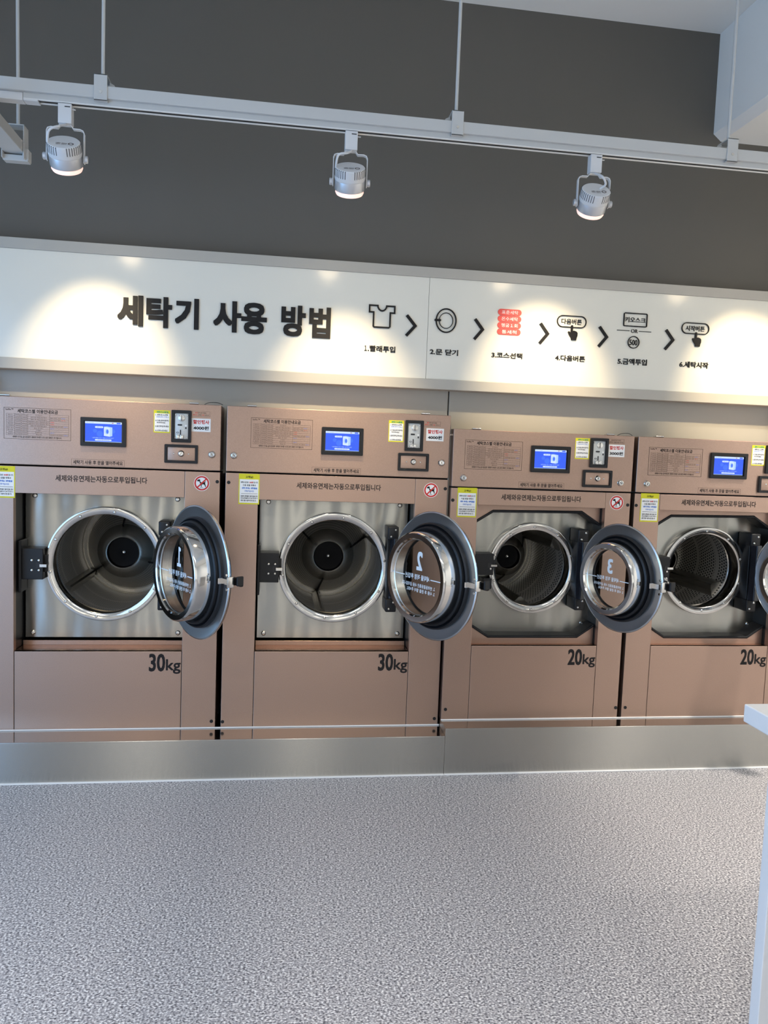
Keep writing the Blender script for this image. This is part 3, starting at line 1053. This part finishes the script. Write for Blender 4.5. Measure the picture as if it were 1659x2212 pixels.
    if not big:
        # bronze fascia with an eight-sided cut-out and a black rubber edge
        YO = .05
        oc = [(-.150, .662), (-.038, .590), (.3955, .590), (.500, .662), (.500, 1.108), (.386, 1.180), (-.040, 1.174), (-.150, 1.105)]
        ou = [(sl, zl - .02), (sl + .08, zl - .02), (sr - .08, zl - .02), (sr, zl - .02), (sr, zo + .01), (sr - .08, zo + .01), (sl + .08, zo + .01), (sl, zo + .01)]
        oc2 = [(max(min(x, sr - .0006), sl + .0006), z) for x, z in oc]
        # corner points where the cut-out meets the sides
        mb = MB()
        q = [(sl, oc[0][1] + (oc[1][1] - oc[0][1]) * (sl - oc[0][0]) / (oc[1][0] - oc[0][0])), oc[1], oc[2],
             (sr, oc[2][1] + (oc[3][1] - oc[2][1]) * (sr - oc[2][0]) / (oc[3][0] - oc[2][0])),
             (sr, oc[4][1] + (oc[5][1] - oc[4][1]) * (sr - oc[4][0]) / (oc[5][0] - oc[4][0])), oc[5], oc[6],
             (sl, oc[7][1] + (oc[6][1] - oc[7][1]) * (sl - oc[7][0]) / (oc[6][0] - oc[7][0]))]
        mb.prism([(sl, zl - .01), (sr, zl - .01), q[3], q[2], q[1], q[0]], YO, YO + .012, 'bronze_sheet')
        mb.build('lower_fascia', t, O)
        mb = MB()
        mb.prism([(sl, zo + .008), q[7], q[6], q[5], q[4], (sr, zo + .008)], YO, YO + .012, 'bronze_sheet')
        mb.build('upper_fascia', t, O)
        for seq in ((q[0], q[1], q[2], q[3]), (q[4], q[5], q[6], q[7])):
            mb = MB()
            mb.tube([(p[0], YO - .001, p[1]) for p in seq], .0065, 'black_rubber', 10, 1)
            for a_, b_ in zip(seq[:-1], seq[1:]):
                nrm = Vector((b_[1] - a_[1], a_[0] - b_[0])).normalized() * .004
                mb.prism([(a_[0] - nrm.x, a_[1] - nrm.y), (b_[0] - nrm.x, b_[1] - nrm.y), (b_[0] + nrm.x, b_[1] + nrm.y), (a_[0] + nrm.x, a_[1] + nrm.y)], YO, YS, 'black_plastic')
            mb.build('edge_trim', t, O, label='black rubber edge strip')
    F = Matrix.Translation(C_) @ Matrix.Rotation(math.pi / 2, 4, 'X')      # lathe +z points out of the machine (-y)
    mb = MB()
    mb.lathe([(RO, -.002), (RO, .030), (RO - .002, .035), (RO - .006, .0365), (RI + .005, .0315), (RI + .001, .028), (RI - .001, .010), (RI + .004, -.030)], 'ring_steel', 96, F)
    rg = mb.build('porthole_ring', t, O)
    nb = 10
    for k in range(nb):
        mb = MB()
        a = 2 * math.pi * (k + (.25 if big else .0)) / nb + (0 if big else math.pi / 2)
        rr = (RO + RI) / 2 - .002
        bolt(mb, C_.x + rr * math.cos(a), C_.z + rr * math.sin(a), YS - .0335, .0062)
        mb.build('ring_screw', rg, O)
    # drum behind the ring
    DR = RI + .032
    k_ = RI / .22
    dm = 'drum_fine' if big else 'drum_coarse'
    ODR = Vector((C_.x, 0, C_.z))
    mb = MB()
    mb.lathe([(RI + .006, -.028), (RI + .010, -.05), (RI + .016, -.062), (DR + .03, -.064)], 'black_rubber', 72, F)
    mb.lathe([(RI + .010, -.075), (RI + .014, -.070), (DR, -.085), (DR, -.105)], 'drum_steel', 72, F)
    yb, yh = -.60, -.335
    mb.lathe([(DR, -.105), (DR, yb)], dm, 96, F)
    mb.lathe([(DR, yb), (DR - .008, yb - .012), (DR - .022, yb - .010), (DR - .034, yb + .006)], 'drum_steel', 72, F)
    mb.lathe([(DR - .034, yb + .006), (.135 * k_, yh - .085)], 'drum_cone', 72, F)
    mb.lathe([(.135 * k_, yh - .085), (.128 * k_, yh - .074), (.100 * k_, yh - .030), (.090 * k_, yh - .018), (.080 * k_, yh - .013), (.0755 * k_, yh - .016)], 'drum_steel', 72, F)
    mb.lathe([(.0755 * k_, yh - .016), (.073 * k_, yh - .024), (.0715 * k_, yh - .07)], 'drum_hub', 72, F)
    o = mb.build('drum', t, O)
    # texture coordinates run about the drum's own axis
    o.location = ODR - O
    for v in o.data.vertices:
        v.co -= (ODR - O)
    mb = MB()
    mb.lathe([(.0735 * k_, yh - .045), (.03, yh - .050), (.012, yh - .046), (0, yh - .044)], 'drum_hub', 40, F)
    mb.lathe([(.008, yh - .044), (.008, yh - .038), (.005, yh - .036), (0, yh - .038)], 'chrome_soft', 18, F)
    mb.build('drum_hub', o, ODR)
    ph = {'1': 95, '2': 20, '3': 30, '4': -34}[number]
    lk = 1.0 if big else 1.9
    for k in range(3):
        a = math.radians(ph + 120 * k)
        L_ = Matrix.Translation((C_.x, 0, C_.z)) @ Matrix.Rotation(-a, 4, 'Y')
        mb = MB()
        # rounded lifter: triangular section running front to back, plus the seam across the rear plate
        t_ = bmesh.new()
        sec = [(DR - .001, -.026 * lk), (DR - .014 * lk, -.014 * lk), (DR - .024 * lk, -.005), (DR - .024 * lk, .005), (DR - .014 * lk, .014 * lk), (DR - .001, .026 * lk)]
        ra = [t_.verts.new((x_, YS + .125, z_)) for x_, z_ in sec]
        rb = [t_.verts.new((x_, YS - yb, z_)) for x_, z_ in sec]
        for i in range(5):
            t_.faces.new((ra[i], rb[i], rb[i + 1], ra[i + 1]))
        t_.faces.new(ra[::-1])
        t_.faces.new(rb)
        mb._merge(t_, 'drum_steel', False, L_)
        r0_, r1_ = .130 * k_, DR - .03
        t_ = bmesh.new()
        q_ = [(r0_, YS - yh + .068, -.004), (r0_, YS - yh + .068, .004), (r1_, YS - yb - .014, .005), (r1_, YS - yb - .014, -.005)]
        top_ = [t_.verts.new(v) for v in q_]
        bot_ = [t_.verts.new((v[0], v[1] + .03, v[2])) for v in q_]
        t_.faces.new(top_)
        t_.faces.new(bot_[::-1])
        for i in range(4):
            t_.faces.new((top_[i], bot_[i], bot_[(i + 1) % 4], top_[(i + 1) % 4]))
        mb._merge(t_, 'dark_slot', False, L_)
        mb.build('drum_lifter', o, ODR)
    # latch on the left of the ring
    lx0, lx1, lz0, lz1 = (sl + .004, .004, .8215, .9565) if big else (sl + .004, -.021, .8090, .9745)
    lz_ = lz0 if big else lz1 - .100
    mb = MB()
    mb.box(lx0, lx1, .062, YS, lz_, lz1, 'black_plastic', .003, 2)
    mb.box(lx1 - .006, lx1 + .012, .085, YS, lz_ + .03, lz1 - .03, 'black_plastic', .002, 2)
    if not big:
        mb.box(lx1 - .045, lx1 - .004, .066, YS, lz0, lz0 + .05, 'black_plastic', .002, 2)
    else:
        mb.box(lx0 - .002, lx0 + .010, .045, YS, lz0 - .055, lz1 + .035, 'black_plastic', .003, 2)
    la = mb.build('door_latch', t, O)
    mb = MB()
    for ax_, az in ((lx1 - .046, .30), (lx1 - .017, .30), (lx1 - .046, .62), (lx1 - .017, .62)) if big else ((lx1 - .014, .12), (lx1 - .014, .45)):
        bolt(mb, ax_, lz_ + az * (lz1 - lz_) if big else lz1 - .115 + az * .1, .062, .0052)
    mb.box(lx1 - .014, lx1 + .016, .058, .070, lz_ + .40 * (lz1 - lz_), lz_ + .50 * (lz1 - lz_), 'chrome_soft', .001, 1)
    mb.box(lx1 - .028, lx1 - .008, .0605, .064, lz_ + .36 * (lz1 - lz_), lz_ + .56 * (lz1 - lz_), 'dark_slot')
    mb.build('latch_fittings', la, O)
    # hinge on the right
    hx = .515 if big else .395
    z0, z1 = (.697, 1.090) if big else (.719, 1.0995)
    mb = MB()
    for a_, b_ in ((z0, z0 + .060), (z1 - .062, z1)):
        mb.box(hx - .026, hx + .024, .030, YS, a_, b_, 'black_plastic', .006, 3)
        for q_ in (.25, .75):
            bolt(mb, hx - .010 + .02 * (q_ > .5), a_ + q_ * (b_ - a_), .030, .005)
    mb.cyl((hx, .060, z0 + .05), (hx, .060, z1 - .05), .017, 'black_gloss', n=24)
    mb.box(hx - .022, hx - .012, .045, YS, z0 + .05, z1 - .05, 'black_plastic', .002, 1)
    mb.build('door_hinge', t, O)
    if big:
        door_part(t, O, .515 if number == '1' else .510, .050, .907, .275, 123 if number == '1' else 119, .103, .192, .16, number)
    else:
        door_part(t, O, .372, .020, .9165, .237, 111, .088, .158, .128, number)
    return t


washer(-1.008, 0, True, '1', '4000원', 'wide bronze 30kg washer with its open glass door numbered 1', .6260, 1.5385, True)
washer(0.0, 0, True, '2', '4000원', 'wide bronze 30kg washer with its open glass door numbered 2', .6392, 1.5382, True)
washer(1.0098, -.0323, False, '3', '3000원', 'shorter bronze 20kg washer with eight-sided opening and open door numbered 3', .4728, 1.4980, False)
washer(1.8803, -.0323, False, '4', '3000원', 'shorter bronze 20kg washer partly behind the white counter, beside washer number 3', .4728, 1.4980, False)

# ------------------------------------------------------------------ sign board
S0, S1 = -2.2, 3.9
sg = thing('sign_board', (0.65, YB, 1.7215), 'long white framed instruction sign with black Korean lettering above the washers', 'sign')
O = Vector(sg.location)
mb = MB()
mb.box(S0, S1, .112, YB - .012, 2.2235, 2.269, 'sign_frame', .002, 2)
mb.box(S0, S1, .112, YB - .012, 1.7215, 1.768, 'sign_frame', .002, 2)
mb.build('frame', sg, O)
mb = MB(); mb.box(S0, .6492, .120, YB - .012, 1.766, 2.2255, 'sign_acrylic'); mb.build('panel', sg, O)
mb = MB(); mb.box(.6508, S1, .120, YB - .012, 1.766, 2.2255, 'sign_acrylic'); mb.build('panel', sg, O)
YS_ = .120
DP = .006
for s, x0, x1, z0, z1 in (('세', -.7163, -.6091, 1.929, 2.0605), ('탁', -.5952, -.4869, 1.9285, 2.0605), ('기', -.4743, -.3726, 1.929, 2.0615), ('사', -.3102, -.1896, 1.9265, 2.0615),
                          ('용', -.1896, -.0777, 1.9235, 2.0605), ('방', -.0145, .0941, 1.924, 2.0605), ('법', .1092, .2058, 1.923, 2.0600)):
    mb = MB(); mb.text(s, x0, x1, z0, z1, YS_, 'black_acrylic', .010, DP, heavy=.0037); mb.build('title_letter', sg, O)
for s, x0, x1, z0, z1 in (('１', .362, .3725, 1.8795, 1.9030), ('.빨래투입', .3775, .503, 1.8772, 1.9050), ('2.문 닫기', .6643, .7966, 1.8788, 1.9060), ('3.코스선택', .9559, 1.1033, 1.8805, 1.9068),
                          ('4.다음버튼', 1.2631, 1.4101, 1.8835, 1.9103), ('5.금액투입', 1.5733, 1.7204, 1.8825, 1.9115), ('6.세탁시작', 1.8868, 2.0356, 1.8847, 1.9135)):
    mb = MB(); mb.text(s, x0, x1, z0, z1, YS_, 'black_acrylic', .024, .003); mb.build('step_caption', sg, O)
# shirt outline
sh_out = [(.3756, 2.0866), (.4190, 2.0866)] + circle(.4364, 2.0866, .0174, .0225, 9, math.pi, 2 * math.pi)[1:-1] + [(.4538, 2.0866), (.4972, 2.0866), (.4972, 2.0504), (.4775, 2.0504), (.4775, 1.9905), (.4710, 1.9840), (.4010, 1.9840), (.3948, 1.9905), (.3948, 2.0504), (.3756, 2.0504)]
w_ = .0068
sh_in = [(.3756 + w_, 2.0866 - w_), (.4190 - w_ * .8, 2.0866 - w_)] + circle(.4364, 2.0866, .0174 + w_, .0225 + w_, 9, math.pi, 2 * math.pi)[1:-1] + [(.4538 + w_ * .8, 2.0866 - w_), (.4972 - w_, 2.0866 - w_), (.4972 - w_, 2.0504 + w_), (.4775 - w_, 2.0504 + w_), (.4775 - w_, 1.9905 + w_ * .3), (.4710 - w_ * .3, 1.9840 + w_), (.4010 + w_ * .3, 1.9840 + w_), (.3948 + w_, 1.9905 + w_ * .3), (.3948 + w_, 2.0504 + w_), (.3756 + w_, 2.0504 + w_)]
mb = MB(); mb.prism(sh_out, YS_ - DP, YS_, 'black_acrylic', hole=sh_in); mb.build('shirt_icon', sg, O)
# door icon
mb = MB()
mb.prism(circle(.7334, 2.0353, .0492, .0556, 48), YS_ - DP, YS_, 'black_acrylic', hole=circle(.7334, 2.0353, .0435, .0498, 48))
mb.prism(circle(.7330, 2.0353, .0333, .0362, 48), YS_ - DP, YS_, 'black_acrylic', hole=circle(.7330, 2.0353, .0305, .0334, 48))
mb.prism(rrect(.6793, .7097, 2.0312, 2.0402, .004), YS_ - DP - .0005, YS_, 'black_acrylic')
mb.build('door_icon', sg, O)
for xl, xr, zc in ((.5452, .5995, 2.0030), (.8640, .9153, 2.0050), (1.1775, 1.2282, 2.0040), (1.4670, 1.5189, 2.0055), (1.8010, 1.8528, 2.0105)):
    h_ = .0500
    th = .0145
    mb = MB()
    mb.prism([(xl, zc + h_ - .008), (xl + .0105, zc + h_), (xr, zc), (xl + .0105, zc - h_), (xl, zc - h_ + .008), (xr - th - .003, zc)], YS_ - DP, YS_, 'black_acrylic')
    mb.build('arrow', sg, O)
for i, s in enumerate(('표준세탁', '온수세탁', '헹굼１회', '통세척')):
    zt = 2.1050 - .0298 * i
    mb = MB()
    mb.prism(rrect(.9764, 1.0892, zt - .0282, zt, .0138), YS_ - .003, YS_, 'red_acrylic')
    wd = .078 if len(s) == 4 else .070
    mb.text(s, 1.0335 - wd / 2, 1.0335 + wd / 2, zt - .0225, zt - .0060, YS_ - .0036, 'white_ink', .0)
    mb.build('course_pill', sg, O, label='red pill reading %s' % s)


def pill_button(x0, x1, z0, z1, s, r, lw=.0042):
    mb = MB()
    mb.prism(rrect(x0, x1, z0, z1, r, 8), YS_ - DP, YS_, 'black_acrylic', hole=rrect(x0 + lw, x1 - lw, z0 + lw, z1 - lw, max(r - lw, .001), 8))
    cx, cz = (x0 + x1) / 2, (z0 + z1) / 2
    hw = (x1 - x0) * (.345 if r > .01 else .43)
    mb.text(s, cx - hw, cx + hw, cz - .0125, cz + .0125, YS_, 'black_acrylic', .012, .003)
    return mb


pill_button(1.2617, 1.4066, 2.0385, 2.0945, '다음버튼', .0275).build('button_icon', sg, O)
pill_button(1.8844, 2.0264, 2.0440, 2.0983, '시작버튼', .0265).build('button_icon', sg, O)
pill_button(1.5891, 1.7086, 2.0610, 2.1255, '키오스크', .0075, .0045).build('kiosk_icon', sg, O)
mb = MB()
mb.box(1.5604, 1.6234, YS_ - .003, YS_, 2.0402, 2.0430, 'black_acrylic')
mb.box(1.6705, 1.7322, YS_ - .003, YS_, 2.0402, 2.0430, 'black_acrylic')
mb.text('OR', 1.6307, 1.6645, 2.0325, 2.0500, YS_, 'black_acrylic', 0, .003)
mb.build('or_lettering', sg, O)
mb = MB()
mb.prism(circle(1.6460, 1.9885, .0292, .0292, 40), YS_ - DP, YS_, 'black_acrylic', hole=circle(1.6460, 1.9885, .0256, .0256, 40))
mb.text('500', 1.6265, 1.6660, 1.9745, 2.0010, YS_, 'black_acrylic', .012, .003)
mb.build('coin_icon', sg, O)
hand = [(.40, 1.0), (.47, .985), (.50, .94), (.50, .62), (.62, .64), (.70, .62), (.82, .60), (.92, .56), (1.0, .48), (1.0, .30), (.92, .16), (.88, 0), (.38, 0), (.34, .14), (.12, .34), (.0, .52), (.06, .58), (.16, .56), (.28, .48), (.29, .95), (.33, .99)]
for x0, z0, w0, h0 in ((1.3175, 1.9815, .0475, .0690), (1.9420, 1.9865, .0455, .0675)):
    mb = MB()
    mb.prism([(x0 + a * w0, z0 + b_ * h0) for a, b_ in hand], YS_ - DP - .001, YS_, 'black_acrylic')
    mb.build('pointing_hand_icon', sg, O)

# ------------------------------------------------------------------ lighting tracks
RY = -.5
tr = thing('lighting_track', (0.5, RY, ZC), 'long white lighting track hung on rods below the ceiling, carrying the spotlights', 'lighting track')
O = Vector(tr.location)
mb = MB(); mb.box(-2.6, 3.9, RY - .033, RY + .033, 2.600, 2.642, 'rail_white', .003, 2); mb.build('channel', tr, O)
mb = MB()
TX0 = -.905
mb.box(TX0, 3.9, RY - .0185, RY + .0185, 2.582, 2.600, 'rail_white')
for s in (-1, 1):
    mb.box(TX0, 3.9, RY + s * .0185 - (0 if s < 0 else .0115), RY + s * .0185 + (.008 if s < 0 else 0), 2.580, 2.582, 'paper_white')  # lips in a brighter white; light caught there put into the colour
mb.box(TX0 + .048, 3.9, RY - .0108, RY + .0072, 2.5812, 2.583, 'dark_slot')
mb.build('track', tr, O)
mb = MB(); mb.box(-1.10, TX0 - .001, RY - .0195, RY + .0195, 2.574, 2.600, 'lamp_white', .002, 2); mb.box(TX0, TX0 + .048, RY - .0185, RY + .0185, 2.5745, 2.580, 'lamp_white', .001, 1)
mb.build('feed_connector', tr, O)


def hanger(x, side):
    mb = MB()
    w = .022
    mb.box(x - w, x + w, RY - .037, RY - .0335, 2.590, 2.678, 'rail_white', .001, 1)
    mb.box(x - w, x + w, RY - .037, RY + .037, 2.674, 2.678, 'rail_white', .001, 1)
    mb.box(x - w, x + w, RY + .0335, RY + .037, 2.590, 2.678, 'rail_white', .001, 1)
    mb.box(x - w, x + w, RY - .037, RY - .0195, 2.590, 2.594, 'rail_white', .001, 1)
    mb.cyl((x, RY - .037, 2.618), (x, RY - .039, 2.618), .005, 'chrome_soft', n=12)
    mb.prism([(x + side * .02, 2.672), (x + side * .036, 2.664), (x + side * .044, 2.650), (x + side * .044, 2.642), (x + side * .02, 2.642)], RY + .010, RY + .014, 'rail_white')
    mb.cyl((x + side * .034, RY + .005, 2.644), (x + side * .034, RY + .005, 2.650), .007, 'chrome', n=12)
    mb.build('hanger_bracket', tr, O)
    mb = MB(); mb.cyl((x, RY, 2.676), (x, RY, ZC), .0062, 'rail_white', n=12); mb.build('rod', tr, O)


for x, s in ((-.648, 1), (.605, -1), (1.690, -1)):
    hanger(x, s)

# second track running towards the camera
RX, RE, RZ = -1.035, -.175, 2.505
t2 = thing('lighting_track', (RX, -2.0, ZC), 'white track with an end clip, running towards the camera across the long track', 'lighting track')
O = Vector(t2.location)
mb = MB(); mb.box(RX - .036, RX + .036, -3.2, RE, RZ, RZ + .042, 'rail_white', .002, 2); mb.build('channel', t2, O)
mb = MB()
mb.box(RX + .037, RX + .041, RE - .045, RE + .008, RZ - .024, RZ + .100, 'rail_white', .001, 1)
mb.box(RX + .030, RX + .052, RE - .030, RE + .010, RZ - .024, RZ + .018, 'rail_white', .002, 1)
mb.box(RX - .041, RX - .037, RE - .045, RE + .008, RZ - .024, RZ + .100, 'rail_white', .001, 1)
mb.box(RX - .041, RX + .041, RE - .045, RE + .008, RZ + .097, RZ + .101, 'rail_white', .001, 1)
mb.box(RX - .0415, RX + .0505, RE - .0292, RE + .0092, RZ - .028, RZ - .006, 'rail_white', .002, 1)
mb.build('end_bracket', t2, O)
mb = MB(); mb.tube([(RX + .012, RE - .02, RZ + .10), (RX + .012, RE - .02, 2.75), (RX + .010, RE - .02, 3.1), (RX + .010, RE - .02, ZC)], .0065, 'rail_white', 12); mb.build('rod', t2, O)


def spotlight(x, target, label, cable, power):
    """track spotlight hanging from the main track, its own light inside"""
    t = thing('track_spotlight', (x, RY, 2.575), label, 'spotlight', 'spotlights on the track')
    O = Vector(t.location)
    piv = Vector((x, RY, 2.402))
    aim = (Vector(target) - piv).normalized()
    pan = math.atan2(-aim.x, aim.y)
    Z = Matrix.Translation((x, RY, 0)) @ Matrix.Rotation(pan, 4, 'Z') @ Matrix.Translation((-x, -RY, 0))
    mb = MB()
    mb.box(x - .0225, x + .0225, RY - .017, RY + .017, 2.512, 2.578, 'lamp_white', .002, 2)
    mb.box(x + .000, x + .018, RY - .0178, RY - .016, 2.5655, 2.5685, 'dark_slot')
    mb.box(x + .0225, x + .034, RY - .012, RY - .006, 2.5600, 2.5625, 'lamp_white', .0005, 1)
    mb.build('track_adapter', t, O)
    mb = MB()
    hw = .0615
    mb.strap([(x - hw, 2.388), (x - hw, 2.486), (x - hw + .004, 2.495), (x - hw + .014, 2.499), (x - .026, 2.499), (x - .018, 2.510), (x + .018, 2.510), (x + .026, 2.499),
              (x + hw - .014, 2.499), (x + hw - .004, 2.495), (x + hw, 2.486), (x + hw, 2.388)], RY - .009, RY + .009, .003, 'lamp_white')
    bmesh.ops.transform(mb.bm, matrix=Z, verts=mb.bm.verts[:])
    mb.build('yoke', t, O)
    for s in (-1, 1):
        mb = MB()
        mb.cyl((x + s * (hw + .001), RY, 2.402), (x + s * (hw + .013), RY, 2.402), .0125, 'lamp_silver', n=20, bev=.002)
        bmesh.ops.transform(mb.bm, matrix=Z, verts=mb.bm.verts[:])
        mb.build('knob', t, O)
    # head: local z is the back of the lamp
    q = (-aim).to_track_quat('Z', 'X').to_matrix().to_4x4()
    # keep local x level
    zax = -aim
    xax = Vector((0, 0, 1)).cross(zax).normalized() * -1
    xax = Vector((math.cos(pan), math.sin(pan), 0))
    yax = zax.cross(xax).normalized()
    F = Matrix.Translation(piv) @ Matrix((xax, yax, zax)).transposed().to_4x4()
    R = .056
    mb = MB()
    mb.lathe([(.052, -.024), (.0535, -.022), (.0535, .010), (R - .001, .012), (R, .016), (R, .050), (R - .004, .054), (0, .054)], 'lamp_white', 56, F)
    hd = mb.build('lamp_head', t, O)
    mb = MB()
    mb.lathe([(.0542, -.024), (.0546, -.022), (.0546, .009), (.0542, .011)], 'lamp_silver', 56, F)
    mb.build('silver_band', hd, O)
    mb = MB()
    for k in range(40):
        a = 2 * math.pi * k / 40
        if abs(((math.degrees(a) + 90) % 360) - 0) < 12 or abs(((math.degrees(a) + 90) % 360) - 360) < 12:
            continue
        Mk = F @ Matrix.Rotation(a, 4, 'Z')
        mb.box(R - .002, R + .0004, -.0011, .0011, .026, .0525, 'dark_slot', M=Mk)
    mb.build('vent_slots', hd, O)
    mb = MB()
    y_ = 0
    G = F @ Matrix(((1, 0, 0, 0), (0, 0, 1, 0), (0, -1, 0, 0.0546), (0, 0, 0, 1)))
    mb.text('LED 20W', -.022, .014, -.018, -.010, 0, 'ink_faint', .02, M=G)
    mb.text('220V~60Hz', -.022, .012, -.026, -.020, 0, 'ink_faint', .0, M=G)
    mb.prism(circle(.026, -.014, .009, n=20), -.0004, 0, 'ink_faint', M=G, hole=circle(.026, -.014, .0065, n=20))
    mb.build('rating_print', hd, O)
    mb = MB()
    mb.lathe([(.0515, -.024), (.0525, -.034), (.0490, -.041), (.040, -.042), (.038, -.036), (0, -.034)], 'lamp_lens', 48, F)
    mb.build('lens', hd, O, label='glowing pinkish lens')
    mb = MB()
    mb.tube([(x + .002, RY - .006, 2.511)] + [F @ Vector(p) if len(p) == 3 else p for p in cable], .0042, 'lamp_white', 10)
    mb.build('cable', t, O)
    for nm, pw, size, rad in (('spot_beam', power, 56, .016), ('spot_spill', power * .04, 165, .05)):
        d = bpy.data.lights.new(nm, 'SPOT')
        d.energy = pw
        d.color = (1.0, 0.79, 0.50)
        d.spot_size = math.radians(size)
        d.spot_blend = 1.0
        d.shadow_soft_size = rad
        l = bpy.data.objects.new(nm, d)
        COL.objects.link(l)
        l.parent = t
        l.location = piv + aim * .050 - O
        l.rotation_euler = aim.to_track_quat('-Z', 'Y').to_euler()
    return t


SP = 72
spotlight(-.770, (-.80, .12, 1.70), 'white track spotlight above the washer with door number 1', [(-.010, .012, .100), (-.040, -.005, .090), (-.050, -.012, .052)], SP)
spotlight(.220, (.27, .12, 1.58), 'white track spotlight above the washer with door number 2', [(-.012, .010, .098), (-.044, .0, .092), (-.052, -.008, .050)], SP)
spotlight(1.152, (1.20, .12, 1.77), 'more steeply tilted white track spotlight nearest the white beam', [(.012, .010, .100), (.030, .004, .075), (.016, .010, .053)], SP)
spotlight(2.16, (2.22, .12, 1.80), 'white track spotlight past the hanger under the white beam', [(-.010, .012, .100), (-.040, -.005, .090), (-.050, -.012, .052)], SP)


def downlight(x, y, power, label):
    t = thing('downlight', (x, y, ZC), label, 'ceiling light', 'round ceiling lights behind the camera')
    O = Vector(t.location)
    M_ = Matrix.Translation((x, y, ZC)) @ Matrix.Rotation(math.pi, 4, 'X')
    mb = MB(); mb.lathe([(.085, 0), (.085, .006), (.078, .009), (.068, .004), (.068, 0)], 'lamp_white', 40, M_); mb.build('trim_ring', t, O)
    mb = MB(); mb.lathe([(.068, .003), (0, .003)], 'lamp_glow', 32, M_); mb.build('diffuser', t, O)
    d = bpy.data.lights.new('downlight_beam', 'AREA')
    d.shape = 'DISK'
    d.size = .13
    d.energy = power
    d.color = (1.0, .92, .82)
    d.spread = math.radians(130)
    l = bpy.data.objects.new('downlight_beam', d)
    COL.objects.link(l)
    l.parent = t
    l.location = (0, 0, -.014)


for x, y, p in ((-2.23, -5.6, 9), (.53, -5.5, 9), (2.4, -5.5, 9), (-1.34, -3.6, 24), (-1.01, -3.6, 18)):  # rear row follows reflections in the sign; nearer pair added to streak steel
    downlight(x, y, p, 'round recessed ceiling light behind the camera')
for x, y, p in ((.22, -3.6, 24), (1.38, -3.6, 16), (2.60, -3.6, 38), (2.95, -3.6, 38), (3.15, -1.2, 70)):  # unseen lamps added to streak the steel and brighten the right side
    downlight(x, y, p, 'unseen ceiling light added above the open aisle')

# ------------------------------------------------------------------ counter at the right edge
ct = thing('counter_table', (1.45, -2.4, 0), 'white counter table standing in front of the taller steel plinth', 'counter')
O = Vector(ct.location)
mb = MB(); mb.box(1.121, 1.95, -3.15, -1.702, .806, .85, 'counter_white', .003, 3); mb.build('tabletop', ct, O)
for y0, y1 in ((-1.801, -1.767), (-3.08, -3.046)):
    mb = MB(); mb.box(1.151, 1.90, y0, y1, 0, .8062, 'counter_white', .002, 2); mb.build('leg_panel', ct, O)
